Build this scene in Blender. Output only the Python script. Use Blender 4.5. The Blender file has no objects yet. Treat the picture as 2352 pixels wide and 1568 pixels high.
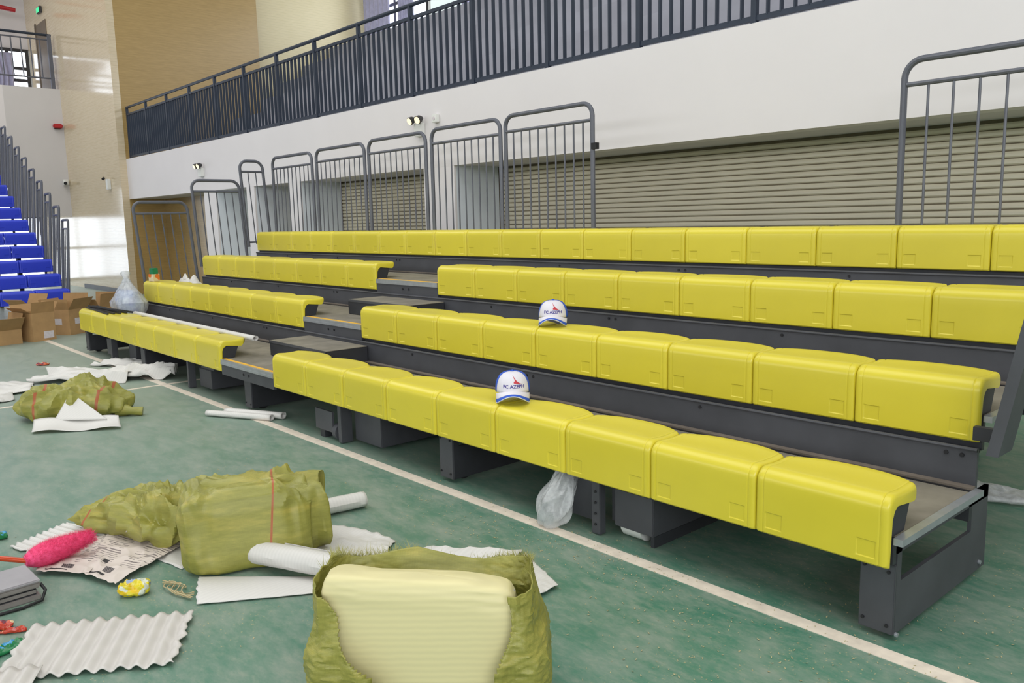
import bpy, bmesh, math, random
from mathutils import Vector, Matrix, noise
C = bpy.context.scene.collection
SC = bpy.context.scene
PI = math.pi
R = random.Random(7)

# ---------------------------------------------------------------- camera, world, lights, exposure
cam = bpy.data.cameras.new('camera'); cam.sensor_width = 36.0; cam.lens = 36.0 * 1896.1 / 2352
cam.clip_start = 0.05; cam.clip_end = 200
co = bpy.data.objects.new('camera', cam); C.objects.link(co)
_r = Vector((0.666114, 0.7455, -0.022858)); _u = Vector((-0.093804, 0.11414, 0.989026)); _f = Vector((-0.739928, 0.65666, -0.145961))
co.matrix_world = Matrix(((_r.x, _u.x, -_f.x, 1.076615), (_r.y, _u.y, -_f.y, -2.52996), (_r.z, _u.z, -_f.z, 1.393787), (0, 0, 0, 1)))
SC.camera = co

world = bpy.data.worlds.new('world'); SC.world = world; world.use_nodes = True
bg = world.node_tree.nodes['Background']; bg.inputs[0].default_value = (0.86, 0.93, 1.0, 1); bg.inputs[1].default_value = 1.0

def area(name, loc, rot, sx, sy, power, col=(1, 1, 1)):
    l = bpy.data.lights.new(name, 'AREA'); l.shape = 'RECTANGLE'; l.size = sx; l.size_y = sy; l.energy = power; l.color = col
    o = bpy.data.objects.new(name, l); C.objects.link(o); o.location = loc; o.rotation_euler = rot
    return o
area('skylight', (-6, -2.2, 10.6), (0, 0, 0), 32, 7.0, 2250, (1.0, 0.985, 0.96))
area('window_daylight', (-6, -20.5, 5.4), (PI/2, 0, 0), 40, 2.2, 2100, (0.94, 0.97, 1.0))
area('side_fill', (9.6, -9.0, 4.5), (0, PI/2, 0), 3.0, 12, 1300, (0.94, 0.97, 1.0))  # fill added at the right end to brighten the recess sides, no window there
area('balcony_window_daylight', (-8, 9.1, 6.6), (-PI/2, 0, 0), 18, 1.6, 500, (0.88, 0.95, 1.0))

vs = SC.view_settings
vs.view_transform = 'Standard'; vs.look = 'None'; vs.gamma = 1.0; vs.use_curve_mapping = False; vs.exposure = -0.6

# ---------------------------------------------------------------- materials
def lin(c):
    return tuple(((v/255.0)/12.92 if v/255.0 <= 0.04045 else ((v/255.0+0.055)/1.055)**2.4) for v in c) + (1.0,)
class NT:
    def __init__(s, name):
        s.m = bpy.data.materials.new(name); s.m.use_nodes = True; s.t = s.m.node_tree
        s.b = s.t.nodes['Principled BSDF']
    def n(s, typ, **kw):
        x = s.t.nodes.new(typ)
        for k, v in kw.items():
            if k.startswith('i_'):
                key = k[2:]; key = int(key) if key.isdigit() else key.replace('_', ' ')
                x.inputs[key].default_value = v
            else: setattr(x, k, v)
        return x
    def l(s, a, b): s.t.links.new(a, b)
    def coord(s, scale=(1, 1, 1), kind='Object', rot=(0, 0, 0)):
        tc = s.n('ShaderNodeTexCoord'); mp = s.n('ShaderNodeMapping'); mp.inputs['Scale'].default_value = scale; mp.inputs['Rotation'].default_value = rot
        s.l(tc.outputs[kind], mp.inputs['Vector']); return mp.outputs[0]
    def noise(s, vec, scale, detail=4, rough=0.55):
        x = s.n('ShaderNodeTexNoise'); x.inputs['Scale'].default_value = scale; x.inputs['Detail'].default_value = detail; x.inputs['Roughness'].default_value = rough
        s.l(vec, x.inputs['Vector']); return x.outputs['Fac']
    def ramp(s, fac, stops):
        x = s.n('ShaderNodeValToRGB'); e = x.color_ramp.elements
        while len(e) < len(stops): e.new(0.5)
        for el, (p, c) in zip(e, stops): el.position = p; el.color = c if len(c) == 4 else tuple(c)+(1,)
        s.l(fac, x.inputs[0]); return x.outputs[0]
    def mix(s, fac, a, b, mode='MIX'):
        x = s.n('ShaderNodeMix', data_type='RGBA', blend_type=mode)
        for sock, v in ((x.inputs[0], fac), (x.inputs[6], a), (x.inputs[7], b)):
            if hasattr(v, 'is_linked'): s.l(v, sock)
            else: sock.default_value = v
        return x.outputs[2]
    def bump(s, h, strength=0.2, dist=0.01):
        x = s.n('ShaderNodeBump'); x.inputs['Strength'].default_value = strength; x.inputs['Distance'].default_value = dist
        s.l(h, x.inputs['Height']); s.l(x.outputs[0], s.b.inputs['Normal'])
    def set(s, col=None, rough=None, metal=None, spec=None):
        if col is not None:
            if hasattr(col, 'is_linked'): s.l(col, s.b.inputs['Base Color'])
            else: s.b.inputs['Base Color'].default_value = col
        if rough is not None: s.b.inputs['Roughness'].default_value = rough
        if metal is not None: s.b.inputs['Metallic'].default_value = metal
        if spec is not None: s.b.inputs['Specular IOR Level'].default_value = spec
        return s.m
W1 = (1, 1, 1, 1); K0 = (0, 0, 0, 1)

def plain(name, rgb, rough=0.5, metal=0.0, var=0.12, scale=9.0, bump=0.0, spec=0.5):
    t = NT(name); v = t.coord(); nz = t.noise(v, scale)
    c = lin(rgb); d = tuple(x*(1-var) for x in c[:3])+(1,); h = tuple(min(1, x*(1+var)) for x in c[:3])+(1,)
    t.set(t.ramp(nz, [(0.3, d), (0.7, h)]), rough, metal, spec)
    if bump: t.bump(t.noise(v, scale*6), bump, 0.004)
    return t.m

def glow(name, rgb, strength):
    t = NT(name); c = lin(rgb); t.set(c, 0.4); t.b.inputs['Emission Color'].default_value = c; t.b.inputs['Emission Strength'].default_value = strength
    return t.m

def floor_mat():
    t = NT('court_paint'); v = t.coord(kind='Object')
    vs_ = t.coord((1.0, 2.2, 1), rot=(0, 0, 0.6))
    a = t.noise(v, 0.55, 5, 0.6); b = t.noise(vs_, 3.2, 9, 0.74); c = t.noise(vs_, 14, 8, 0.78)
    base = t.mix(t.ramp(a, [(0.3, K0), (0.72, W1)]), lin((50, 110, 88)), lin((78, 130, 110)))
    dust = t.ramp(b, [(0.40, K0), (0.66, (0.8, 0.8, 0.8, 1))])
    col = t.mix(dust, base, lin((142, 152, 140)))
    col = t.mix(t.ramp(c, [(0.5, K0), (0.75, (0.4, 0.4, 0.4, 1))]), col, lin((168, 168, 148)))
    # dusty far end of the court (swept dust lies thicker away from the stand's open end)
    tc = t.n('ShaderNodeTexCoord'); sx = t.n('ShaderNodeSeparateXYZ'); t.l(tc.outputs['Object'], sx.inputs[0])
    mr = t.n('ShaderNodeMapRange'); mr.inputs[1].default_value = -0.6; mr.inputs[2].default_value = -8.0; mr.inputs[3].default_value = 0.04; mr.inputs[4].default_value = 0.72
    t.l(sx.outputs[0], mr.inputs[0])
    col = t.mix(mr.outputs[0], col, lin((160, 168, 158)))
    # sawdust flecks
    vo = t.n('ShaderNodeTexVoronoi'); vo.inputs['Scale'].default_value = 55; t.l(v, vo.inputs['Vector'])
    dots = t.ramp(vo.outputs['Distance'], [(0.10, W1), (0.2, K0)])
    mask = t.ramp(t.noise(v, 1.6, 6, 0.7), [(0.5, K0), (0.62, W1)])
    mm = t.n('ShaderNodeMath', operation='MULTIPLY'); t.l(dots, mm.inputs[0]); t.l(mask, mm.inputs[1])
    col = t.mix(mm.outputs[0], col, lin((176, 166, 128)))
    t.set(col, 0.5, 0, 0.4)
    rr = t.ramp(b, [(0.3, (0.36, 0.36, 0.36, 1)), (0.8, (0.62, 0.62, 0.62, 1))]); t.l(rr, t.b.inputs['Roughness'])
    return t.m

def sack_mat(stripes=()):
    t = NT('woven_plastic'); v = t.coord()
    w1 = t.n('ShaderNodeTexWave', wave_type='BANDS', bands_direction='Z'); w1.inputs['Scale'].default_value = 90; w1.inputs['Distortion'].default_value = 2.0; t.l(v, w1.inputs['Vector'])
    w2 = t.n('ShaderNodeTexWave', wave_type='BANDS', bands_direction='X'); w2.inputs['Scale'].default_value = 90; w2.inputs['Distortion'].default_value = 2.0; t.l(v, w2.inputs['Vector'])
    a = t.noise(t.coord((1, 1, 5)), 5, 6, 0.7)
    col = t.ramp(a, [(0.3, lin((134, 132, 58))), (0.52, lin((158, 154, 74))), (0.74, lin((190, 174, 86)))])
    ml = t.n('ShaderNodeMath', operation='MULTIPLY'); t.l(w1.outputs['Fac'], ml.inputs[0]); t.l(w2.outputs['Fac'], ml.inputs[1])
    col = t.mix(t.ramp(ml.outputs[0], [(0.0, (0.22, 0.22, 0.22, 1)), (0.7, K0)]), col, lin((96, 104, 44)))
    for x0, kz, w in stripes:                              # red threads woven into the cloth, running up the sack
        tc = t.n('ShaderNodeTexCoord'); sp = t.n('ShaderNodeSeparateXYZ'); t.l(tc.outputs['Object'], sp.inputs[0])
        a1 = t.n('ShaderNodeMath', operation='MULTIPLY_ADD'); t.l(sp.outputs[2], a1.inputs[0]); a1.inputs[1].default_value = -kz; t.l(sp.outputs[0], a1.inputs[2])
        a2 = t.n('ShaderNodeMath', operation='COMPARE'); t.l(a1.outputs[0], a2.inputs[0]); a2.inputs[1].default_value = x0; a2.inputs[2].default_value = w
        col = t.mix(a2.outputs[0], col, lin((172, 96, 58)))
    t.set(col, 0.42, 0, 0.5); t.bump(ml.outputs[0], 0.15, 0.002)
    return t.m

def foam_mat(name, rgb, rough=0.45, trans=0.25, lines=120, axis='X', dk=0.955):
    t = NT(name); v = t.coord()
    w = t.n('ShaderNodeTexWave', wave_type='BANDS', bands_direction=axis); w.inputs['Scale'].default_value = lines/6.28; w.inputs['Distortion'].default_value = 1.5; w.inputs['Detail'].default_value = 2; t.l(v, w.inputs['Vector'])
    c = lin(rgb); d = tuple(x*dk for x in c[:3])+(1,)
    t.set(t.mix(w.outputs['Fac'], d, c), rough, 0, 0.4)
    t.b.inputs['Subsurface Weight'].default_value = 0.0
    t.bump(w.outputs['Fac'], 0.05, 0.002)
    return t.m

def film_mat(name, rgb, alpha=0.45):
    t = NT(name); v = t.coord(); t.set(lin(rgb), 0.22, 0, 0.6)
    a = t.ramp(t.noise(v, 16, 5, 0.7), [(0.3, (alpha*0.7,)*3+(1,)), (0.7, (min(1, alpha*1.5),)*3+(1,))]); t.l(a, t.b.inputs['Alpha'])
    return t.m

def grooved(name, c1, c2, pitch, axis='Z', rough=0.35, spec=0.5, grain=True):
    t = NT(name); v = t.coord()
    w = t.n('ShaderNodeTexWave', wave_type='BANDS', bands_direction=axis, wave_profile='SAW'); w.inputs['Scale'].default_value = 1.0/pitch*0.314159*1.0; w.inputs['Distortion'].default_value = 0; t.l(v, w.inputs['Vector'])
    a = t.noise(t.coord((2, 2, 26)), 2.0, 6, 0.65)
    col = t.mix(t.ramp(a, [(0.3, K0), (0.7, W1)]), lin(c1), lin(c2))
    ed = t.ramp(w.outputs['Fac'], [(0.0, (0.86, 0.86, 0.86, 1)), (0.16, W1)])
    col = t.mix(1.0, col, ed, 'MULTIPLY')
    t.set(col, rough, 0, spec); t.bump(ed, 0.15, 0.004)
    return t.m

def printed(name, base, cols, scale, rough=0.3):
    t = NT(name); v = t.coord(); vo = t.n('ShaderNodeTexVoronoi'); vo.inputs['Scale'].default_value = scale; t.l(v, vo.inputs['Vector'])
    stops = [(0.0, lin(base))] + [(0.42+0.5*i/len(cols), lin(c)) for i, c in enumerate(cols)]
    x = t.n('ShaderNodeValToRGB'); x.color_ramp.interpolation = 'CONSTANT'; e = x.color_ramp.elements
    while len(e) < len(stops): e.new(0.5)
    for el, (p, c) in zip(e, stops): el.position = p; el.color = c
    sp = t.n('ShaderNodeSeparateColor'); t.l(vo.outputs['Color'], sp.inputs[0]); t.l(sp.outputs[0], x.inputs[0])
    t.set(x.outputs[0], rough, 0, 0.6)
    return t.m

M = {}
M['floor'] = floor_mat()
def seat_mat(name, rgb, rough):
    t = NT(name); nz = t.noise(t.coord(), 3.0); c = lin(rgb); oi = t.n('ShaderNodeObjectInfo')
    d = tuple(x*0.93 for x in c[:3])+(1,); h = tuple(min(1, x*1.05) for x in c[:3])+(1,)
    ad = t.n('ShaderNodeMath', operation='MULTIPLY_ADD'); t.l(oi.outputs['Random'], ad.inputs[0]); ad.inputs[1].default_value = 0.7; t.l(nz, ad.inputs[2])
    sc = t.n('ShaderNodeMath', operation='MULTIPLY'); t.l(ad.outputs[0], sc.inputs[0]); sc.inputs[1].default_value = 0.6
    t.set(t.ramp(sc.outputs[0], [(0.25, d), (0.75, h)]), rough, 0, 0.55); return t.m
M['yellow'] = seat_mat('yellow_plastic', (220, 204, 58), 0.3)
M['blue'] = seat_mat('blue_plastic', (40, 62, 200), 0.4)
M['steel'] = plain('grey_painted_steel', (72, 73, 78), 0.5, var=0.14, scale=5, bump=0.03)
M['steel_dark'] = plain('dark_painted_steel', (50, 51, 56), 0.5, var=0.15, scale=6)
M['rail'] = plain('rail_paint', (92, 94, 104), 0.4, var=0.08)
M['navy'] = plain('balcony_rail_paint', (36, 46, 62), 0.45, var=0.08)
M['deck'] = plain('dusty_plywood', (128, 122, 110), 0.65, var=0.22, scale=7, bump=0.05)
M['alu'] = plain('aluminium', (176, 180, 186), 0.35, 0.55, var=0.1, scale=14)
M['strip'] = plain('yellow_strip', (240, 184, 60), 0.5)
M['rubber'] = plain('black_rubber', (22, 22, 24), 0.6)
M['black'] = plain('black_gap', (26, 26, 30), 0.6)
M['brownstrip'] = plain('dusty_channel', (116, 106, 96), 0.55, var=0.2, scale=10)
M['line'] = plain('line_paint', (226, 214, 198), 0.5, var=0.12, scale=18)
M['white_wall'] = plain('white_wall_paint', (226, 221, 222), 0.6, var=0.015, scale=1.5)
M['grey_wall'] = plain('pale_grey_wall_paint', (206, 202, 202), 0.6, var=0.02, scale=1.5)
M['reveal'] = plain('blue_grey_reveal_paint', (222, 228, 236), 0.55, var=0.02, scale=1.5)
M['cream'] = grooved('cream_panelling', (206, 192, 150), (216, 202, 164), 0.06, rough=0.45)
M['tan'] = grooved('tan_panelling', (160, 132, 80), (178, 148, 94), 0.05, rough=0.3)
M['gloss'] = grooved('polished_beige_panelling', (206, 186, 154), (220, 204, 174), 0.07, rough=0.13, spec=0.8)
M['slat'] = plain('shutter_slat_paint', (232, 222, 198), 0.42, var=0.05, scale=2)
M['slat_gap'] = plain('shutter_gap', (110, 100, 78), 0.7)
M['tier'] = plain('balcony_concrete', (158, 158, 168), 0.7, var=0.1, scale=2)
M['ceil'] = plain('ceiling_paint', (214, 214, 212), 0.8, var=0.02)
M['pane'] = glow('bright_window_pane', (236, 244, 255), 4.5)
M['pane_soft'] = glow('frosted_window_pane', (226, 238, 236), 0.75)
M['curtain'] = plain('lilac_curtain', (176, 174, 200), 0.7, var=0.12, scale=12)
M['redpipe'] = plain('red_pipe_paint', (176, 34, 40), 0.4)
M['greenlamp'] = glow('green_lamp', (60, 220, 150), 1.2)
M['white_plastic'] = plain('white_plastic', (228, 228, 224), 0.4, var=0.03)
M['lens'] = glow('lit_lamp_lens', (255, 240, 200), 1.2)
M['dark_plastic'] = plain('dark_plastic', (48, 46, 48), 0.45)
M['brown_door'] = plain('brown_door_paint', (112, 98, 82), 0.5, var=0.1)
M['sack'] = sack_mat()
M['sack_full'] = sack_mat([(0.075, 0.10, 0.0042)])
M['sack_tail'] = sack_mat([(-0.25, 0.3, 0.004)])
M['sack_small'] = sack_mat([(0.2, 0.1, 0.010), (-0.22, 0.0, 0.009)])
M['red_thread'] = plain('red_thread', (176, 88, 56), 0.6)
M['foam'] = foam_mat('white_foam_sheet', (216, 213, 209))
M['foam_cor'] = foam_mat('corrugated_foam', (210, 205, 200), lines=20)
M['foam_yellow'] = foam_mat('foam_over_yellow_seat', (226, 216, 164), lines=110, axis='Z', dk=0.93)
M['film'] = film_mat('clear_film', (224, 226, 228), 0.42)
M['bag'] = film_mat('clear_bag', (220, 224, 230), 0.42)
M['paper'] = plain('newsprint', (212, 200, 192), 0.7, var=0.04, scale=14)
M['ink'] = plain('grey_print', (128, 118, 116), 0.7, var=0.3, scale=80)
M['ink_dark'] = plain('dark_print', (52, 50, 52), 0.7)
M['pink'] = plain('pink_plush', (255, 84, 136), 0.8, var=0.2, scale=60)
M['orange'] = plain('orange_handle', (196, 66, 22), 0.25)
M['case'] = plain('grey_casing', (158, 154, 158), 0.45, var=0.08)
M['case_edge'] = plain('grey_casing_edge', (132, 126, 122), 0.5, var=0.1)
M['card'] = plain('cardboard', (182, 144, 98), 0.7, var=0.1, scale=8)
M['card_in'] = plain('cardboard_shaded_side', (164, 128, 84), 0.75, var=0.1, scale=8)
M['label'] = plain('paper_label', (214, 206, 210), 0.6, var=0.08, scale=40)
M['candy'] = printed('yellow_wrapper', (222, 204, 40), [(150, 166, 196), (226, 190, 30), (206, 210, 190)], 40)
M['wrapper_red'] = printed('red_wrapper', (188, 60, 40), [(214, 190, 150), (120, 40, 60), (200, 90, 50)], 50)
M['wrapper_green'] = printed('green_wrapper', (30, 120, 70), [(200, 190, 60), (60, 150, 200), (210, 210, 200)], 40)
M['carton'] = printed('printed_carton', (226, 208, 170), [(226, 120, 40), (236, 222, 200)], 22)
M['green_cap'] = plain('green_carton_top', (24, 128, 84), 0.4)
M['bluefill'] = printed('blue_bottles', (150, 172, 214), [(120, 140, 200), (206, 212, 226), (164, 188, 222)], 14)
M['cap_white'] = plain('white_cap_fabric', (226, 222, 230), 0.7, var=0.03)
M['cap_blue'] = plain('blue_cap_fabric', (40, 86, 196), 0.7, var=0.06)
M['logo_red'] = plain('red_logo', (196, 52, 64), 0.6)
M['logo_navy'] = plain('navy_lettering', (66, 54, 140), 0.6)
M['string'] = plain('cream_string', (188, 172, 132), 0.8)
M['chip'] = plain('sawdust_chip', (172, 162, 124), 0.8)

# ---------------------------------------------------------------- mesh helpers
class MB:
    def __init__(s): s.v = []; s.f = []; s.mi = []; s.sm = []
    def add(s, verts, faces, mi=0, smooth=False):
        o = len(s.v); s.v += [tuple(p) for p in verts]
        for f in faces: s.f.append(tuple(i+o for i in f)); s.mi.append(mi); s.sm.append(smooth)
        return s
    def box(s, a, b, mi=0, M4=None):
        (x0, y0, z0), (x1, y1, z1) = a, b
        v = [Vector(p) for p in ((x0,y0,z0),(x1,y0,z0),(x1,y1,z0),(x0,y1,z0),(x0,y0,z1),(x1,y0,z1),(x1,y1,z1),(x0,y1,z1))]
        if M4 is not None: v = [M4 @ p for p in v]
        return s.add(v, [(3,2,1,0),(4,5,6,7),(0,1,5,4),(1,2,6,5),(2,3,7,6),(3,0,4,7)], mi)
    def bbox(s, a, b, r=0.004, mi=0):                      # bevelled box
        bm = bmesh.new(); bmesh.ops.create_cube(bm, size=1.0)
        for v in bm.verts: v.co = Vector(((a[i]+b[i])/2 + v.co[i]*(b[i]-a[i]) for i in range(3)))
        bmesh.ops.bevel(bm, geom=bm.edges[:], offset=r, segments=2, affect='EDGES')
        bm.verts.index_update(); s.add([v.co.copy() for v in bm.verts], [[v.index for v in f.verts] for f in bm.faces], mi); bm.free(); return s
    def tube(s, pts, r, n=8, mi=0, cap=True, radii=None):
        pts = [Vector(p) for p in pts]; rings = []; up = None
        for i, p in enumerate(pts):
            t = (pts[min(i+1, len(pts)-1)] - pts[max(i-1, 0)]).normalized()
            if up is None:
                up = Vector((0, 0, 1)) if abs(t.z) < 0.9 else Vector((0, 1, 0))
            x = up - t*up.dot(t); x.normalize(); up = x; y = t.cross(x)
            rr = radii[i] if radii else r
            rings.append([p + x*math.cos(2*PI*k/n)*rr + y*math.sin(2*PI*k/n)*rr for k in range(n)])
        s.loft(rings, True, mi, cap); return s
    def loft(s, rings, closed=True, mi=0, cap=False, smooth=True):
        n = len(rings[0]); v = [p for r in rings for p in r]; f = []
        for i in range(len(rings)-1):
            for k in range(n if closed else n-1):
                k2 = (k+1) % n; f.append((i*n+k, i*n+k2, (i+1)*n+k2, (i+1)*n+k))
        s.add(v, f, mi, smooth)
        if cap:
            o = len(s.v)-len(v)
            s.f.append(tuple(o+k for k in reversed(range(n)))); s.mi.append(mi); s.sm.append(False)
            s.f.append(tuple(o+(len(rings)-1)*n+k for k in range(n))); s.mi.append(mi); s.sm.append(False)
        return s
    def cyl(s, p0, p1, r, n=14, mi=0): return s.tube([p0, p1], r, n, mi)
    def data(s, name, mats):
        me = bpy.data.meshes.new(name); me.from_pydata(s.v, [], s.f)
        for m in (mats if isinstance(mats, (list, tuple)) else [mats]): me.materials.append(m)
        me.polygons.foreach_set('material_index', s.mi); me.polygons.foreach_set('use_smooth', s.sm)
        bm = bmesh.new(); bm.from_mesh(me); bmesh.ops.recalc_face_normals(bm, faces=bm.faces[:]); bm.to_mesh(me); bm.free()
        me.set_sharp_from_angle(angle=math.radians(32)); me.update(); return me
    def obj(s, name, mats, parent=None, loc=None, rz=0):
        return link(name, s.data(name, mats), parent, loc, rz)
def link(name, me, parent=None, loc=None, rz=0):
    o = bpy.data.objects.new(name, me); C.objects.link(o)
    if parent: o.parent = parent
    if loc is not None: o.location = loc
    if rz: o.rotation_euler = (0, 0, rz)
    return o
def tag(o, label=None, cat=None, group=None, kind=None):
    if label: o['label'] = label
    if cat: o['category'] = cat
    if group: o['group'] = group
    if kind: o['kind'] = kind
    return o
def thing(name, label, cat, loc=(0, 0, 0), rz=0, group=None):
    o = bpy.data.objects.new(name, None); C.objects.link(o); o.location = loc; o.rotation_euler = (0, 0, rz); o.empty_display_size = 0.1
    return tag(o, label, cat, group)
def struct(o): o['kind'] = 'structure'; return o
def dup(root, loc, rz=None, label=None, scale=None):
    r = root.copy(); C.objects.link(r); r.location = loc
    if rz is not None: r.rotation_euler = (0, 0, rz)
    if label: r['label'] = label
    if scale: r.scale = scale
    for ch in list(root.children):
        c = ch.copy(); C.objects.link(c); c.parent = r
        for g in ch.children:
            d = g.copy(); C.objects.link(d); d.parent = c
    return r
def S(a, b): return MB().box(a, b)
ORD = ['first', 'second', 'third', 'fourth', 'fifth', 'sixth', 'seventh', 'eighth', 'ninth', 'tenth', 'eleventh', 'twelfth', 'thirteenth', 'fourteenth', 'fifteenth', 'sixteenth', 'seventeenth', 'eighteenth', 'nineteenth']

# ---------------------------------------------------------------- the hall
XE = -21.3          # front of the end gallery
YW = 3.2            # front of the balcony
YB = 3.85           # back of the recess under it
XS = -17.35         # side wall where the balcony ends
struct(S((-34, -24, -0.1), (10, 14, 0)).obj('floor', M['floor']))
lm = MB().box((-14, -0.066, 0), (4, 0.0, 0.002)); struct(lm.obj('trim_1', M['line']))
lm = MB().box((-6.48, -9, 0), (-6.435, -0.066, 0.0018)).box((-6.48, 0.0, 0), (-6.435, 0.45, 0.0018)); struct(lm.obj('trim_2', M['line']))
# polished wall, side wall, end gallery
struct(MB().box((XE-6.5, 3.06, 0), (XS, 3.2, 9)).obj('wall_left', M['gloss']))
struct(S((XS-3.4, 3.035, 0), (XS, 3.06, 0.1)).obj('baseboard_left', M['steel']))
struct(MB().box((XS-0.25, 3.2, 0), (XS, 6.25, 9)).obj('wall_side', M['tan']))
struct(MB().box((XS-0.75, 6.25, 2.5), (XS-0.4, 9.6, 9)).obj('wall_side_2', M['cream']))
struct(S((XS-0.03, 6.25, 4.0), (XS+0.0, 6.3, 9)).obj('trim_3', M['tan']))
# balcony slab and fascia
struct(S((XS, YW, 2.0), (10, YW+0.18, 2.82)).obj('wall_back', M['white_wall']))
struct(S((XS, YW+0.18, 2.0), (10, 9.6, 2.2)).obj('ceiling_1', M['grey_wall']))
struct(S((XS, YW+0.18, 2.6), (10, 4.2, 2.8)).obj('floor_2', M['tier']))
tr = MB()
for k in range(7):
    tr.box((XS-0.4, 4.15+0.7*k, 2.6), (10, 4.85+0.7*k if k < 6 else 9.3, 2.8+0.48*k))
struct(tr.obj('floor_3', M['tier']))
# pillars of the recess
for i, (a, b) in enumerate(((-13.37, -12.86), (-11.64, -11.36), (-10.18, -9.86), (-6.85, -6.28))):
    o = MB().box((a, YW+0.001, 0), (b, YW+0.03, 2.0), 0).box((a, YW+0.03, 0), (b, YB, 2.0), 1).obj('wall_pillar', [M['white_wall'], M['reveal']]); struct(o)
struct(S((XS, YB+0.06, 0), (10, YB+0.2, 2.0)).obj('wall_back_2', M['tan']))
# roller shutters: each slat its own piece
def shutter(name, x0, x1, mat, z0=0.0, z1=2.0):
    root = bpy.data.objects.new(name, None); C.objects.link(root); struct(root)
    struct_b = MB().box((x0, YB+0.035, z0), (x1, YB+0.06, z1)).obj('backing', M['slat_gap'], root)
    n = int((z1-z0)/0.0495); prof = [(0.0, 0.004), (-0.012, 0.012), (-0.014, 0.030), (-0.006, 0.044), (0.0, 0.046)]
    mb = MB(); mb.loft([[Vector((x, YB+0.035+y, z)) for y, z in prof]+[Vector((x, YB+0.036, 0.025))] for x in (x0, x1)], True, 0, True, False)
    me = mb.data('slat', mat)
    for k in range(n):
        o = link('slat', me, root); o.location = (0, 0, z0+k*0.0495)
shutter('door_1', -6.28, 4.5, M['slat'])
shutter('door_2', -9.86, -6.85, M['slat'])
shutter('door_3', -12.86, -11.64, M['slat'])
# rest of the hall (behind and above the camera)
struct(S((-34, -22, 11.2), (10, 14, 11.4)).obj('ceiling', M['ceil']))
fw = MB().box((-34, -21.2, 0), (10, -21, 4.2)).box((-34, -21.2, 6.6), (10, -21, 11.2))
for k in range(9): fw.box((-34+5.3*k, -21.2, 4.2), (-33.5+5.3*k, -21, 6.6))
struct(fw.obj('wall_front', M['white_wall']))
struct(S((9.8, -21, 0), (10, 14, 11.2)).obj('wall_right', M['grey_wall']))

# end gallery
struct(MB().box((XE-0.3, 1.86, 1.72), (XE, 3.06, 4.72)).obj('wall_end', M['grey_wall']))
struct(MB().box((XE-2.9, -22, 4.5), (XE-0.3, 3.06, 4.7)).obj('floor_4', M['grey_wall']))
struct(MB().box((XE-0.3, -22, 3.6), (XE, 1.86, 4.72)).obj('wall_end_2', M['white_wall']))
be = MB().box((XE-2.9, -22, 0), (XE-2.7, -3.2, 4.5)).box((XE-2.9, -3.2, 2.6), (XE-2.7, 3.06, 4.5)); struct(be.obj('wall_end_3', M['white_wall']))
def window(name, x, ys, zs, mat, t=0.05, frame=None, axis='X'):
    """window in a plane x = const (axis X) or y = const (axis Y): a pane per cell and bars between the cells"""
    root = bpy.data.objects.new(name, None); C.objects.link(root); struct(root)
    def bx(a0, a1, z0, z1, d0, d1):
        return S((x+d0, a0, z0), (x+d1, a1, z1)) if axis == 'X' else S((a0, x+d0, z0), (a1, x+d1, z1))
    f = MB()
    for y in ys: g = bx(y-t/2, y+t/2, zs[0]-t/2, zs[-1]+t/2, -0.03, 0.03); f.add(g.v, g.f)
    for z in zs: g = bx(ys[0]-t/2, ys[-1]+t/2, z-t/2, z+t/2, -0.029, 0.029); f.add(g.v, g.f)
    f.obj('window_frame', frame or M['dark_plastic'], root)
    for i in range(len(ys)-1):
        for j in range(len(zs)-1):
            bx(ys[i]+t/2, ys[i+1]-t/2, zs[j]+t/2, zs[j+1]-t/2, -0.008, 0.008).obj('pane', mat, root)
    return root
window('window_1', XE-2.75, [-3.2, -2.2, -1.2, -0.2, 0.8, 1.6, 2.3, 2.95], [0.05, 0.9, 1.75, 2.55], M['pane'], 0.06)
window('window_2', XE-2.6, [-1.1, -0.1, 0.9, 1.9, 2.55, 3.0], [4.85, 5.25, 5.55, 6.0], M['pane'], 0.08)
struct(MB().box((XE-2.8, -22, 6.04), (XE-2.62, 3.06, 9)).box((XE-2.8, -22, 4.7), (XE-2.62, -1.1, 6.04)).obj('wall_end_4', M['white_wall']))
struct(S((XE-2.8, -22, 8.2), (XE-0.0, 3.06, 8.4)).obj('ceiling_2', M['ceil']))
dr = bpy.data.objects.new('door_4', None); C.objects.link(dr); struct(dr)
S((XE-1.6, 3.045, 4.7), (XE-0.65, 3.06, 6.45)).obj('door_leaf', M['brown_door'], dr)
S((XE-1.68, 3.03, 4.7), (XE-1.6, 3.06, 6.5)).obj('door_frame', M['brown_door'], dr)

# curtains on the gallery window
def curtain(name, label, pts_top, z0, z1, amp, mat, waves, group=None, tie=0.0, axis='Y', x=0):
    a, b = pts_top; n = waves*8; mb = MB(); rows = []
    for j in range(9):
        t = j/8; row = []
        for i in range(n+1):
            u = i/n; w = amp*math.sin(u*waves*2*PI)*(0.5+0.5*t)
            uu = u*(1-tie*math.sin(t*PI*0.9)**2)
            p = a+(b-a)*uu
            row.append(Vector((x+w, p, z1+(z0-z1)*t)) if axis == 'Y' else Vector((p, x+w, z1+(z0-z1)*t)))
        rows.append(row)
    mb.loft(rows, False, 0, False, True); o = mb.obj(name, mat); sm = o.modifiers.new('solid', 'SOLIDIFY'); sm.thickness = 0.006
    return tag(o, label, 'curtain', group)
curtain('curtain', 'pale lilac curtain drawn aside at the gallery window above the blue seats', (2.62, 1.2), 4.78, 5.9, 0.04, M['curtain'], 9, tie=0.3, x=XE-2.45)

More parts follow.
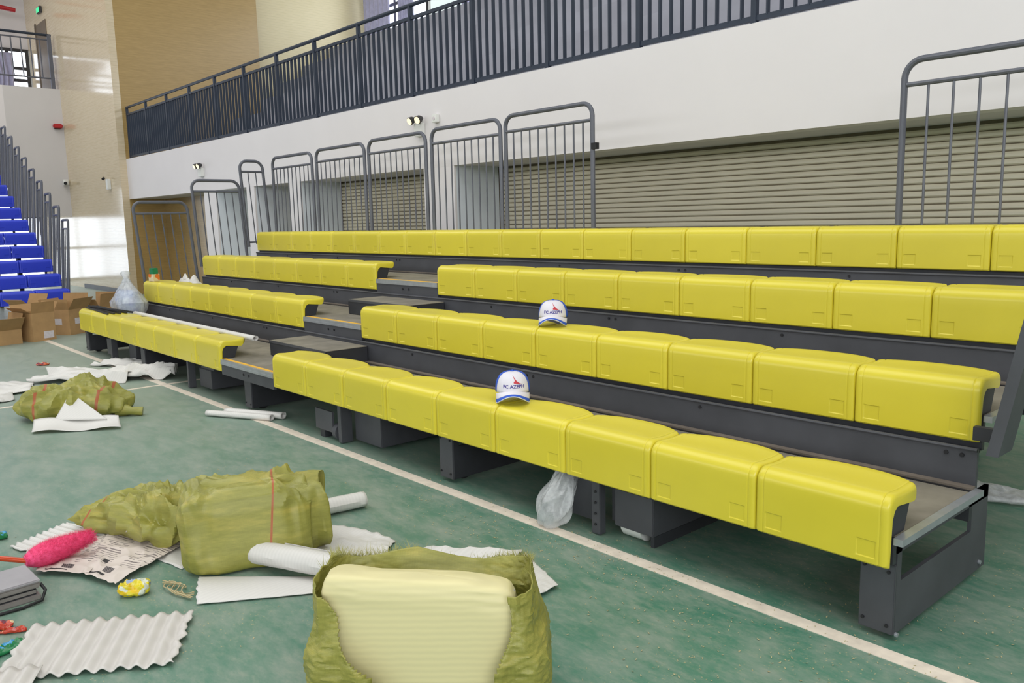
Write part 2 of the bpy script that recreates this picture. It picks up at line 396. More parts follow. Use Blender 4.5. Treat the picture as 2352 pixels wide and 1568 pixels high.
# balcony back wall with curtained windows
struct(MB().box((XS-0.4, 9.3, 7.2), (10, 9.5, 9.5)).box((XS-0.4, 9.3, 2.6), (10, 9.5, 5.66)).obj('wall_back_3', M['grey_wall']))
wx = [-17.5, -16.3, -15.1, -14.75, -13.6, -12.4, -11.2]
window('window_3', 9.38, [-17.5, -16.3, -15.0], [5.7, 5.86, 6.6, 7.15], M['pane'], 0.07, axis='Y')
window('window_4', 9.38, [-14.9, -13.65], [5.72, 7.15], M['pane_soft'], 0.07, M['white_plastic'], axis='Y')
window('window_5', 9.38, [-13.5, -12.3, -11.1], [5.7, 5.86, 6.6, 7.15], M['pane'], 0.07, axis='Y')
struct(S((-11.0, 9.3, 5.66), (10, 9.5, 7.2)).obj('wall_back_4', M['grey_wall']))
for i, (a, b, lab) in enumerate(((-17.5, -16.35, 'lilac curtain next to the cream wall at the balcony window'), (-16.0, -15.35, 'lilac curtain between two bright gaps, left of the frosted pane'),
                                 (-13.55, -13.3, 'narrow lilac curtain just right of the frosted white pane'), (-12.95, -12.3, 'lilac curtain farthest right along the balcony windows'))):
    curtain('curtain', lab, (a, b), 5.85, 7.15, 0.04, M['curtain'], 6, 'balcony curtains', axis='X', x=9.24)

# ---------------------------------------------------------------- railings
# balcony railing
rl = thing('balcony_railing', 'long dark balcony railing of upright bars above the white fascia', 'railing', (-8, 3.28, 2.82))
def rel(mb, root, name, mat): 
    o = mb.obj(name, mat); o.parent = root; o.matrix_parent_inverse = Matrix.Translation(-root.location); return o
rel(MB().tube([(XS+0.05, 3.28, 3.86), (4.5, 3.28, 3.86)], 0.024, 10), rl, 'handrail', M['navy'])
rel(S((XS+0.05, 3.265, 3.70), (4.5, 3.295, 3.735)), rl, 'top_rail', M['navy'])
rel(S((XS+0.05, 3.265, 2.85), (4.5, 3.295, 2.89)), rl, 'bottom_rail', M['navy'])
pm = S((-0.022, -0.022, 0), (0.022, 0.022, 1.03)).data('post', M['navy']); bmw = S((-0.007, -0.018, 0), (0.007, 0.018, 0.82)).data('baluster', M['navy'])
xx = XS+0.07; k = 0
while xx < 4.4:
    o = link('post', pm, rl); o.location = (xx+8, 0, 0.0)
    for j in range(1, 10):
        if xx+0.113*j < 4.4:
            o = link('baluster', bmw, rl); o.location = (xx+0.113*j+8, 0, 0.06)
    xx += 1.13

def rail_panel(label, p0, p1, zb, zt, nb, lean=(0, 0), group=None, bracket=False, rad=0.1):
    """tube guard: one bent frame tube, a mid rail, thin uprights; foot points p0, p1 at zb, leaning by lean per metre"""
    p0 = Vector((p0[0], p0[1], 0)); p1 = Vector((p1[0], p1[1], 0)); d = (p1-p0).normalized(); L = (p1-p0).length
    g = thing('guard_rail', label, 'railing', (p0.x, p0.y, zb), 0, group)
    def P(s, z): return Vector((d.x*s + lean[0]*(z-zb), d.y*s + lean[1]*(z-zb), z-zb))
    r = min(rad, L*0.35); pts = [P(0, zb), P(0, zt-r)]
    for k in range(1, 6): a = k/6*PI/2; pts.append(P(r-r*math.cos(a), zt-r+r*math.sin(a)))
    pts.append(P(r, zt)); pts.append(P(L-r, zt))
    for k in range(1, 6): a = k/6*PI/2; pts.append(P(L-r+r*math.sin(a), zt-r+r*math.cos(a)))
    pts += [P(L, zt-r), P(L, zb)]
    MB().tube(pts, 0.019, 10).obj('frame', M['rail'], g)
    zm = zt-0.135; MB().tube([P(0.015, zm), P(L-0.015, zm)], 0.014, 8).obj('mid_rail', M['rail'], g)
    zl = zb+0.06; MB().tube([P(0.015, zl), P(L-0.015, zl)], 0.013, 8).obj('bottom_rail', M['rail'], g)
    a0, a1 = P(0, zl), P(0, zm); me = MB().tube([(0, 0, 0), a1-a0], 0.0075, 6).data('baluster', M['rail'])
    for k in range(nb):
        o = link('baluster', me, g); s = L*(k+1)/(nb+1); o.location = P(s, zl)
    if bracket:
        b = P(L, zt-0.34); S((b.x, b.y-0.02, b.z-0.025), (b.x+0.05, b.y+0.02, b.z+0.025)).obj('bracket', M['black'], g)
    return g
YR = 2.47
gb = 'guard rails behind the top yellow row'
segs = [(-4.58, -3.53), (-5.69, -4.65), (-6.85, -5.79), (-8.02, -6.94), (-9.18, -8.13)]
labs = ['guard rail behind the top row, first left of the wide opening', 'guard rail behind the top row, second left of the opening', 'guard rail behind the top row, middle one of five',
        'guard rail behind the top row, fourth left of the opening', 'guard rail behind the top row, last before the far end']
for i, (a, b) in enumerate(segs):
    rail_panel(labs[i], (a, YR), (b, YR), 1.12, 2.30-0.012*i, 9, group=gb, bracket=(i == 0))
rail_panel('large guard rail behind the top row, cut off by the right frame edge', (-1.085, YR), (0.0, YR), 1.12, 2.245, 7, group=gb)
XL = -9.30
ge = 'guard rails at the far end of the yellow stand'
rail_panel('lowest end guard rail, beside the carton at the far end', (XL, 0.80), (XL, 1.44), 0.62, 1.70, 5, (-0.02, -0.07), ge)
rail_panel('middle end guard rail at the far end of the third row', (XL, 1.49), (XL, 2.10), 0.90, 1.965, 5, (-0.02, -0.045), ge)
rail_panel('narrow tall end guard rail at the far end of the top row', (XL, 2.13), (XL, 2.44), 1.12, 2.22, 2, (-0.02, -0.045), ge)
# near end guard: only its flat lower post shows
ng = thing('guard_rail', 'flat dark post of the near end guard rail beside the second row', 'railing', (0.09, 0.66, 0.53))
mp = MB(); mp.loft([[Vector((-0.02+0.17*z, -0.07+0.05*z, z)), Vector((0.02+0.17*z, -0.07+0.05*z, z)), Vector((0.02+0.17*z, 0.07+0.05*z, z)), Vector((-0.02+0.17*z, 0.07+0.05*z, z))] for z in (0, 1.15)], True, 0, True, False)
mp.obj('post', M['steel'], ng)
mp = MB(); mp.box((-0.09, 0.0, 0.03), (0.0, 0.03, 0.08)); mp.obj('bracket', M['steel_dark'], ng)
mp = MB().tube([(0.19, 0.0, 1.12), (0.22, 0.5, 1.14)], 0.02, 8).tube([(0.17, 0.0, 0.95), (0.2, 0.5, 0.97)], 0.014, 8); mp.tube([(0.06, 0.44, 0.28), (0.20, 0.5, 1.14)], 0.02, 8).obj('mid_rail', M['steel'], ng)

# ---------------------------------------------------------------- bench seats
SP = 0.48; DY = 0.73; DZ = 0.269; Z1 = 0.265
def seat_mesh(name, mat):
    w = SP-0.003; H = 0.238; rad = 0.05; th = 0.026
    # stations across the width: (x, inset, depth parameter)
    es = [(0, .013), (.003, .006), (.009, .0015), (.017, 0), (.026, 0), (.030, .0022), (.034, 0)]
    em = [.036, .040, .043, .047, .072, .098, .102, .105, .109]
    xs = [(x, e) for x, e in es] + [(x, 0) for x in em] + [(x, 0) for x in (.15, .20)]
    full = xs + [(w/2, 0)] + [(w-x, e) for x, e in reversed(xs)]
    def depth(x):
        u = abs(2*x/w-1); return 0.205+0.07*(1-u**2.6)
    rings = []
    for x, e in full:
        D = depth(x); pr = []
        inem = lambda X: (.0415 < X < .1035) or (.0415 < w-X < .1035)
        for z in (0.006, 0.018, 0.022, 0.0255, 0.03, 0.052, 0.074, 0.0785, 0.082, 0.086, 0.12, 0.155, H-rad):
            ee = e + (0.0026 if (inem(x) and 0.024 < z < 0.080) else 0)
            pr.append((ee, z))
        pr.insert(0, (e+0.006, 0.0))
        for k in range(1, 7):
            a = k/7*PI/2; pr.append((e+(rad)*(1-math.cos(a)), H-rad+(rad)*math.sin(a)-e*math.sin(a)))
        for t in (0.0, 0.3, 0.6, 0.85): pr.append((rad+(D-0.018-rad)*t, H-e-0.004*math.sin(PI*min(1, t*1.0))))
        for k in range(0, 7):
            a = k/6*PI; pr.append((D-0.018-e*0.6+0.018*math.sin(a), H-e-0.018+(0.018)*math.cos(a) - (0.006 if k > 3 else 0)))
        # inner side
        pr += [(rad+0.01, H-0.042), (th+0.012, H-0.055), (th, H-0.08), (th-0.004, 0.10), (th-0.008, 0.002)]
        rings.append([Vector((x, y, z)) for y, z in pr])
    mb = MB(); mb.loft(rings, True, 0, True, True)
    return mb.data(name, mat)
seat_me = seat_mesh('seat_shell', M['yellow']); seat_blue = seat_mesh('seat_shell', M['blue'])
def brk_mesh(mat):
    mb = MB(); prof = [(0.03, 0.098), (0.125, 0.098), (0.16, 0.19), (0.05, 0.19), (0.03, 0.17)]
    mb.loft([[Vector((x, y, z)) for y, z in prof] for x in (0.004, SP-0.008)], True, 0, True, False); return mb.data('seat_bracket', mat)
brk_me = brk_mesh(M['steel_dark'])
seat0 = None
def put_seat(x, row, label, group, sx=1.0):
    global seat0
    loc = (x, DY*row, Z1+DZ*row)
    if seat0 is None:
        seat0 = thing('bench_seat', label, 'seat', loc, 0, group); link('seat_shell', seat_me, seat0); link('seat_bracket', brk_me, seat0); seat0.scale = (sx, 1, 1)
        return seat0
    o = dup(seat0, loc, None, label, (sx, 1, 1)); o['group'] = group; return o
XA = -9*SP; XA2 = XA-0.912; XLs = -9.195
rown = ['lowest', 'second', 'third', 'top']
for r in range(3):
    for i in range(9):
        k = 8-i
        lab = ('yellow bench seat at the near end of the %s row' % rown[r]) if k == 0 else (('yellow bench seat of the %s row just right of the aisle' % rown[r]) if k == 8 else '%s yellow bench seat from the near end of the %s row' % (ORD[k], rown[r]))
        put_seat(XA+i*SP, r, lab, 'yellow seats of the %s row, right of the aisle' % rown[r])
    p = (XA2-XLs)/8
    for i in range(8):
        k = 7-i
        lab = ('yellow bench seat of the %s row just left of the aisle' % rown[r]) if k == 0 else (('yellow bench seat at the far left end of the %s row' % rown[r]) if k == 7 else '%s yellow bench seat left of the aisle in the %s row' % (ORD[k], rown[r]))
        put_seat(XLs+i*p, r, lab, 'yellow seats of the %s row, left of the aisle' % rown[r], p/SP)
p = -XLs/19
for i in range(19):
    k = 18-i
    lab = 'yellow bench seat at the near end of the top row' if k == 0 else ('yellow bench seat at the far end of the top row' if k == 18 else '%s yellow bench seat from the near end of the top row' % ORD[k])
    put_seat(XLs+i*p, 3, lab, 'yellow seats of the top row', p/SP)

# ---------------------------------------------------------------- yellow stand's frame
bl = thing('telescopic_stand', 'grey steel telescopic stand that carries the yellow bench seats', 'bleacher', (-4.6, 0, 0))
def part(mb, name, mat, parent=bl):
    if parent is bl:
        o = mb.obj(name, mat); o.parent = bl; o.matrix_parent_inverse = Matrix.Translation((4.6, 0, 0)); return o
    o = mb.obj(name, mat); o.parent = parent; o.matrix_parent_inverse = Matrix.Identity(4)
    return o
wheel_mb = lambda x, y, r=0.055, w=0.03: MB().cyl((x-w/2, y, r), (x+w/2, y, r), r, 20)
for r in range(4):
    y0 = DY*r; z = Z1+DZ*r; D = z+0.095; y1 = y0+DY if r < 3 else y0+0.42
    # deck boards
    xb = [-9.34, -7.2, -5.6, -4.75, -3.1, -1.55, 0.0]
    for a, b in zip(xb[:-1], xb[1:]):
        part(S((a+0.0015, y0+0.055, D-0.018), (b-0.0015, y1-0.003, D)), 'deck_board', M['deck'])
    part(S((-9.2, y0+0.032, z+(0.005 if r == 0 else -0.035)), (0.0, y0+0.055, D-0.002)), 'front_beam', M['steel_dark'])  # upper rows: beam extended down to darken the gap below the seats
    part(S((-9.2, y1-0.06, z-0.02), (0.0, y1-0.03, D-0.02)), 'rear_beam', M['steel_dark'])
    if r < 3:
        part(S((XA2+0.004, y0+0.008, z-0.022), (XA-0.004, y0+0.03, D-0.036)), 'aisle_fascia', M['steel'])
        n = part(MB().box((XA2+0.004, y0+0.0, D-0.036), (XA-0.004, y0+0.05, D-0.019)).box((XA2+0.004, y0+0.002, D-0.019), (XA-0.004, y0+0.05, D+0.001)), 'nosing', M['alu'])
        part(S((XA2+0.004, y0+0.026, D+0.001), (XA-0.004, y0+0.05, D+0.004)), 'yellow_strip', M['strip'], n)
        for bx_ in (-0.045, 0.045):
            part(MB().cyl(((XA+XA2)/2+bx_, y0+0.002, z+0.025), ((XA+XA2)/2+bx_, y0+0.01, z+0.025), 0.009, 8), 'bolt', M['black'])
        # riser to the next row
        yr = y0+DY; zt = z+DZ-0.022
        part(S((-9.2, yr-0.012, D), (0.0, yr+0.006, zt)), 'riser_panel', M['steel'])
        part(MB().tube([(-9.2, yr-0.012, zt-0.004), (0.0, yr-0.012, zt-0.004)], 0.0075, 8), 'riser_lip', M['steel'])
        part(S((-9.2, yr-0.05, D), (0.0, yr-0.012, D+0.012)), 'floor_channel', M['brownstrip'])
        part(S((-9.2, yr-0.062, D), (0.0, yr-0.05, D+0.004)), 'floor_groove', M['black'])
        for bx_ in (-0.05, -1.2, -2.4, -3.6, -5.9, -7.1, -8.3):
            for q in ((-0.028, 0.028) if bx_ in (-0.05, -2.4, -5.9) else (0,)):
                part(MB().cyl((bx_+q-0.03, yr-0.017, zt-0.03), (bx_+q-0.03, yr-0.01, zt-0.03), 0.0085, 8), 'bolt', M['black'])
        # end trims
        part(S((0.0, y0+0.03, D-0.02), (0.03, yr-0.01, D+0.003)), 'end_trim', M['alu'])
    # carrying frames under the deck; rear posts and rails added to darken it
    for x in (-0.6, -2.40, -4.88, -7.24, -9.0):
        if r > 0: part(S((x-0.03, y0+0.1, 0.06), (x+0.03, y0+0.16, z+0.07)), 'frame_post', M['steel_dark'])
        if r > 0: part(S((x-0.02, y0+0.06, 0.05), (x+0.02, y1-0.06, 0.13)), 'base_rail', M['steel_dark'])
        if r > 0: part(wheel_mb(x, y0+0.3), 'wheel', M['rubber'])
# front legs: plate, side plate with its slot, wheel
for x in (-0.0, -2.335, -4.82, -7.20, -9.10):
    part(MB().bbox((x-0.115, 0.055, 0.022), (x, 0.067, 0.262), 0.002), 'leg', M['steel'])
    sp = MB().box((x-0.014, 0.067, 0.022), (x, 0.86, 0.20))
    sp.box((x-0.014, 0.067, 0.20), (x, 0.10, 0.345)).box((x-0.014, 0.70, 0.20), (x, 0.86, 0.345)).box((x-0.014, 0.067, 0.30), (x, 0.86, 0.345))
    part(sp, 'side_plate', M['steel_dark'] if x < -0.1 else M['steel'])
    for y in (0.16, 0.78): part(wheel_mb(x-0.05, y), 'wheel', M['rubber'])
    for q in ((-0.1, 0.24), (-0.02, 0.235), (-0.1, 0.055), (-0.02, 0.05)):
        part(MB().cyl((x+q[0], 0.05, q[1]), (x+q[0], 0.056, q[1]), 0.006, 8), 'bolt', M['black'])
part(MB().cyl((0.0, 0.075, 0.02), (0.008, 0.075, 0.02), 0.008, 10).cyl((0.0, 0.80, 0.05), (0.008, 0.80, 0.05), 0.008, 10), 'bolt', M['alu'])
# drive units and guide posts between the legs
def drive(x0, x1, y0, z0, z1, L=1.1):
    b = part(MB().bbox((x0, y0, z0), (x1, y0+L, z1), 0.004), 'drive_box', M['steel'])
    return b
drive(-3.46, -3.155, 0.135, 0.02, 0.225)
drive(-1.235, -1.02, 0.10, 0.055, 0.225)
part(MB().cyl((-1.21, 0.17, 0.062), (-1.10, 0.17, 0.062), 0.06, 20), 'drive_roller', M['white_plastic'])
part(S((-1.05, 0.12, 0.0), (-1.03, 1.0, 0.05)), 'drive_rail', M['steel_dark'])
part(MB().bbox((-1.335, 0.06, 0.005), (-1.285, 0.10, 0.30), 0.003), 'guide_post', M['steel'])
for zz in (0.05, 0.10, 0.15, 0.20): part(MB().cyl((-1.31, 0.054, zz), (-1.31, 0.061, zz), 0.006, 8), 'bolt', M['black'])
part(S((-1.53, 0.12, 0.035), (-1.345, 0.14, 0.225)), 'cover_plate', M['steel'])
part(S((-1.275, 0.13, 0.06), (-1.22, 0.15, 0.25)), 'cover_plate', M['steel'])
part(MB().bbox((-3.53, 0.05, 0.005), (-3.485, 0.13, 0.28), 0.003), 'guide_post', M['steel'])
part(S((-3.82, 0.05, 0.055), (-3.60, 0.065, 0.19)), 'cover_plate', M['steel'])
part(MB().cyl((-3.60, 0.10, 0.06), (-3.555, 0.10, 0.06), 0.058, 20), 'drive_roller', M['steel'])
part(S((-3.78, 0.06, 0.0), (-3.72, 0.2, 0.06)), 'drive_rail', M['steel_dark'])
drive(-6.0, -5.74, 0.12, 0.03, 0.19)
part(MB().bbox((-6.13, 0.06, 0.005), (-6.09, 0.12, 0.28), 0.003), 'guide_post', M['steel'])
part(S((-5.98, 0.13, 0.19), (-5.7, 0.15, 0.27)), 'cover_plate', M['steel'])
drive(-8.02, -7.80, 0.16, 0.02, 0.21)
part(MB().bbox((-8.28, 0.05, 0.005), (-8.23, 0.11, 0.28), 0.003), 'guide_post', M['steel'])
part(S((-8.5, 0.08, 0.05), (-8.32, 0.1, 0.22)), 'cover_plate', M['steel'])

# aisle steps (loose boxes on the decks)
def aisle_step(label, loc):
    o = thing('aisle_step', label, 'step', loc, 0, 'loose steps in the aisle')
    MB().bbox((0, 0, 0), (0.9, 0.35, 0.122), 0.006).obj('step_box', M['steel_dark'], o)
    S((0.004, 0.004, 0.122), (0.896, 0.348, 0.126)).obj('tread', M['deck'], o)
    S((0.0, -0.004, 0.108), (0.9, 0.0, 0.127)).obj('nosing', M['steel'], o)
aisle_step('dark step box on the lowest deck in the aisle', (-5.10, 0.36, Z1+0.0951))
aisle_step('dark step box on the second deck in the aisle', (-5.10, 0.36+DY, Z1+DZ+0.0951))

# ---------------------------------------------------------------- blue stand at the far end
bs = thing('telescopic_stand', 'far telescopic stand with blue bench seats at the end of the hall', 'bleacher', (-13.1, 0, 0))
NBR = 13; BY = 0.46; BZ = 0.22; B1 = 0.286; BE = 0.88
for r in range(NBR):
    x = -13.1-BY*r; z = B1+BZ*r
    o = S((x-BY+13.1, -6, z+0.078), (x+13.1-0.05, BE+0.02, z+0.09)).obj('deck_board', M['black'], bs)
    S((x+13.1-0.055, -6, z+0.02), (x+13.1-0.035, BE, z+0.085)).obj('front_beam', M['black'], bs)
    for y in ((-5.5, -2.6, 0.55) if r % 4 == 3 else ()):
        S((x+13.1-0.35, y-0.03, 0), (x+13.1-0.29, y+0.03, z+0.078)).obj('frame_post', M['black'], bs)
nvis = [2, 2, 2, 2, 1, 1, 1, 1, 1, 1, 0, 0, 0]
bseat = None
for r in range(NBR):
    for i in range(nvis[r]+1):
        loc = (-13.1-BY*r, BE-SP*(i+1), B1+BZ*r)
        rw = 'lowest' if r == 0 else ('%s' % ORD[r])
        lab = 'blue bench seat at the right end of the %s blue row%s' % (rw, '' if r == 0 else ' up') if i == 0 else '%s blue bench seat from the right end of the %s blue row%s' % (ORD[i], rw, '' if r == 0 else ' up')
        if bseat is None:
            bseat = thing('bench_seat', lab, 'seat', loc, PI/2, 'blue seats of the far stand'); link('seat_shell', seat_blue, bseat); bseat.scale = (1, 1, 0.84)
        else:
            dup(bseat, loc, PI/2, lab)
for r in range(NBR):
    x = -13.1-BY*r; z = B1+BZ*r+0.0905
    rail_panel('%s end guard rail up from the floor on the blue stand' % ORD[r], (x-0.06, BE-0.015), (x-0.40, BE-0.015), z, z+1.17, 3, (0.04, 0.07), 'end guard rails of the blue stand', rad=0.04)

# ---------------------------------------------------------------- fittings on the walls
def emergency(label, x, y, z):
    t = thing('emergency_light', label, 'lamp', (x, y, z), 0, 'twin spot emergency lights')
    MB().bbox((-0.07, -0.06, -0.17), (0.07, 0, -0.02), 0.006).obj('housing', M['white_plastic'], t)
    for s in (-1, 1):
        h = MB().tube([(s*0.06, -0.03, 0.03), (s*0.07, -0.07, 0.02), (s*0.075, -0.11, 0.0)], 0.03, 10, radii=[0.018, 0.04, 0.048]).obj('spotlight', M['dark_plastic'], t)
        MB().cyl((s*0.0755, -0.111, -0.0005), (s*0.076, -0.117, -0.003), 0.04, 14).obj('lens', M['lens'], h)
    MB().cyl((-0.07, -0.03, 0.0), (0.07, -0.03, 0.0), 0.012).cyl((0, -0.03, -0.03), (0, -0.03, 0.0), 0.012).obj('yoke', M['white_plastic'], t)
emergency('twin spot emergency light on the white fascia above the guard rails', -6.86, YW, 2.53)
emergency('small twin spot emergency light near the far end of the fascia', -13.35, YW, 2.42)
t = thing('junction_box', 'small white box on the fascia right of the emergency light', 'box', (-6.55, YW, 2.53)); MB().bbox((-0.045, -0.05, -0.045), (0.045, 0, 0.045), 0.008).obj('housing', M['white_plastic'], t); MB().cyl((0, -0.05, 0), (0, -0.056, 0), 0.02).obj('cap', M['label'], t)
t = thing('wall_lamp', 'small white lamp on the polished wall near its corner', 'lamp', (-18.1, 3.06, 2.35)); MB().bbox((-0.07, -0.07, -0.12), (0.07, 0, 0.1), 0.01).obj('housing', M['white_plastic'], t); MB().cyl((-0.09, -0.09, 0.12), (-0.05, -0.12, 0.1), 0.03).obj('spotlight', M['dark_plastic'], t)
t = thing('alarm_bell', 'red alarm on the pale end wall beside the polished wall', 'alarm', (XE, 2.98, 3.85)); MB().bbox((0, -0.16, -0.05), (0.12, 0.04, 0.05), 0.02).obj('housing', M['redpipe'], t); S((0.0, -0.13, -0.07), (0.05, 0.0, -0.05)).obj('bracket', M['dark_plastic'], t)
t = thing('security_camera', 'small security camera on the end wall above the blue guards', 'camera', (XE, 2.99, 2.55)); MB().bbox((0.02, -0.07, -0.09), (0.06, 0.05, 0.05), 0.01).obj('bracket', M['white_plastic'], t); MB().tube([(0.06, -0.03, -0.02), (0.24, -0.07, -0.05)], 0.045, 12).obj('camera_body', M['white_plastic'], t); MB().tube([(0.24, -0.07, -0.05), (0.25, -0.072, -0.052)], 0.038, 12).obj('lens', M['black'], t)
t = thing('exit_lamp', 'small green lit sign high on the polished wall', 'sign', (-22.35, 3.06, 6.72)); MB().bbox((-0.16, -0.06, -0.07), (0.16, 0, 0.08), 0.008).obj('housing', M['dark_plastic'], t); S((-0.13, -0.064, -0.05), (0.13, -0.06, 0.06)).obj('sign_face', M['greenlamp'], t)
# gallery railing at the end
t = thing('gallery_railing', 'thin grey railing along the end gallery above the blue seats', 'railing', (XE-0.1, 0, 4.72))
MB().tube([(0, -20, 1.24), (0, 3.0, 1.24)], 0.03, 8).obj('handrail', M['navy'], t)
MB().tube([(0, -20, 1.13), (0, 3.0, 1.13)], 0.018, 8).obj('top_rail', M['rail'], t)
MB().tube([(0, -20, 0.25), (0, 3.0, 0.25)], 0.018, 8).obj('bottom_rail', M['rail'], t)
for y in (2.95, 0.95, -1.05): S((-0.04, y-0.04, 0), (0.04, y+0.04, 1.24)).obj('post', M['rail'], t)
gm = S((-0.012, -0.012, 0.25), (0.012, 0.012, 1.13)).data('baluster', M['rail'])
for k in range(22):
    o = link('baluster', gm, t); o.location = (0, 2.75-0.2*k, 0)
# red sprinkler pipes
t = thing('sprinkler_pipes', 'red sprinkler pipes under the gallery ceiling in the top corner', 'pipe', (XE-1.6, 0, 6.9))
MB().tube([(0, -12, 0.42), (0, 2.6, 0.42)], 0.06, 10).obj('main_pipe', M['redpipe'], t)
MB().tube([(0.1, -12, 0.18), (0.1, 2.55, 0.18)], 0.03, 10).obj('branch_pipe', M['redpipe'], t)
MB().tube([(0.05, 2.0, -0.08), (0.05, 2.62, -0.14)], 0.055, 10).obj('branch_pipe', M['redpipe'], t)
MB().tube([(0.02, 2.25, 0.9), (0.02, 2.25, -0.15)], 0.018, 8).tube([(0.02, 2.25, 0.9), (0.02, 2.25, 1.3)], 0.018, 8).obj('hanger', M['steel'], t)
# ---------------------------------------------------------------- loose things (soft shapes)
def ridge(p, f, seed, ax=(1, 1, 1)):
    q = Vector((p.x*f*ax[0]+seed*7.3, p.y*f*ax[1]-seed*3.1, p.z*f*ax[2]+seed*1.7))
    a = noise.noise(q); b = noise.noise(q*2.1+Vector((5, 1, 3)))
    return (1-2*abs(a))*0.65+(1-2*abs(b))*0.35 - 0.45
def spow(c, e): return math.copysign(abs(c)**e, c)
def superq(hw, hd, h, e1, e2, nu, nv, amp, freq, seed, ax=(1, 1, 1), hfun=None, sag=0.0):
    rings = []
    for j in range(nv+1):
        ph = -PI/2+PI*j/nv; ring = []
        for i in range(nu):
            th = 2*PI*i/nu; c = spow(math.cos(ph), e1)
            p = Vector((hw*c*spow(math.cos(th), e2), hd*c*spow(math.sin(th), e2), h*0.5*(1+spow(math.sin(ph), e1))))
            nrm = Vector((p.x/hw**2, p.y/hd**2, (p.z-h/2)/(h/2)**2))
            if nrm.length > 1e-6: nrm.normalize()
            k = p.z/h
            p += nrm*amp*ridge(p, freq, seed, ax)*(0.35+0.65*k)
            if sag: p.x *= 1+sag*(1-k)**2; p.y *= 1+sag*(1-k)**2
            if hfun: p = hfun(p)
            p.z = max(p.z, 0.002+0.001*(i % 2))
            ring.append(p)
        rings.append(ring)
    return rings
def frame(o, loc, rdir):
    o.location = loc; o.rotation_euler = (0, 0, math.atan2(rdir[1], rdir[0])); return o

def sheet(name, label, cat, cor, nu, nv, hf, mat, th=0.003, group=None, z=0.003, matf=None, mats=None, rough=0.0, seed=0, parent=None):
    """thin sheet on four world corners A,B,C,D (u runs A>B, v runs A>D), height hf(u,v)"""
    A, B, Cc, D = [Vector((c[0], c[1], c[2] if len(c) > 2 else 0)) for c in cor]
    ctr = (A+B+Cc+D)/4; ctr.z = 0; v = []; f = []; mi = []
    for j in range(nv+1):
        for i in range(nu+1):
            a, b = i/nu, j/nv
            if rough:
                ea = rough*noise.noise(Vector((seed, b*9, 1))); eb = rough*noise.noise(Vector((a*9, seed, 2)))
                a2 = a+ea*(1 if a > 0.5 else -1)*abs(2*a-1)**6; b2 = b+eb*(1 if b > 0.5 else -1)*abs(2*b-1)**6
            else: a2, b2 = a, b
            p = (A*(1-a2)+B*a2)*(1-b2)+(D*(1-a2)+Cc*a2)*b2
            p = p-ctr; p.z += z+hf(a, b); v.append(p)
    for j in range(nv):
        for i in range(nu):
            f.append((j*(nu+1)+i, j*(nu+1)+i+1, (j+1)*(nu+1)+i+1, (j+1)*(nu+1)+i)); mi.append(matf((i+.5)/nu, (j+.5)/nv) if matf else 0)
    mb = MB(); mb.v = [tuple(p) for p in v]; mb.f = f; mb.mi = mi; mb.sm = [True]*len(f)
    o = mb.obj(name, mats or mat); o.location = ctr
    m = o.modifiers.new('solid', 'SOLIDIFY'); m.thickness = th; m.offset = 1
    return tag(o, label, cat, group)
def wr(seed, amp, f=3.0):
    return lambda a, b: amp*max(0.0, 0.35+ridge(Vector((a, b, 0)), f, seed))

def roll(seed, amp):
    return lambda a, b: amp*max(0.0, 0.45*math.sin(PI*b)**0.7+0.6*ridge(Vector((a*0.9, b*2.4, 0)), 1.5, seed))

# big sack in the middle: wrapped seats inside, red woven stripe
def sackA():
    t = frame(thing('woven_sack', 'large olive woven sack standing full with a red woven stripe', 'sack'), (-2.165, -1.163, 0), (0.40, 0.915))
    def hf(p):
        k = p.z/0.345
        p = Vector(p); p.y += 0.05*k; p.z *= 1.0+0.08*(p.x/0.25)*0.3
        if p.x < 0: p.x -= 0.02*k
        return p
    nu, nv = 120, 60
    rings = superq(0.245, 0.15, 0.325, 0.32, 0.30, nu, nv, 0.06, 8.5, 3, (1.0, 1.0, 0.45), hf, 0.05)
    mb = MB(); mb.loft(rings, True, 0, False, True)
    mb.obj('sack_body', M['sack_full'], t)
    # open mouth flap on the right
    rr = []
    for j in range(15):
        s = j/14; ring = []
        for i in range(40):
            a = 2*PI*i/40; hh = 0.17+0.015*math.sin(3*a)+0.01*s
            p = Vector((0.20+0.12*s+0.02*math.sin(2*a+1)*s, 0.05+0.135*spow(math.cos(a), 0.5)*(1-0.1*s), 0.165+(hh-0.02)*spow(math.sin(a), 0.5)*(1-0.06*s)))
            p += Vector((0, 0.02, 0.02))*ridge(p, 9, 5); p.z = max(p.z, 0.006); ring.append(p)
        rr.append(ring)
    mb = MB(); mb.loft(rr, True, 0, False, True); o = mb.obj('sack_mouth', M['sack'], t); o.modifiers.new('solid', 'SOLIDIFY').thickness = 0.003
    # folded top ridge
    rr = []
    for j in range(25):
        s = j/24; x = -0.23+0.45*s; ring = []
        for i in range(16):
            a = 2*PI*i/16; p = Vector((x, 0.075+0.05*math.cos(a)*(0.5+math.sin(PI*s)), 0.308+0.028*math.sin(a)*(0.4+0.9*math.sin(PI*s)**0.5)))
            p += Vector((0, 0.6, 1))*0.03*ridge(p, 9, 8); ring.append(p)
        rr.append(ring)
    mb = MB(); mb.loft(rr, True, 0, True, True); mb.obj('folded_flap', M['sack'], t)
sackA()
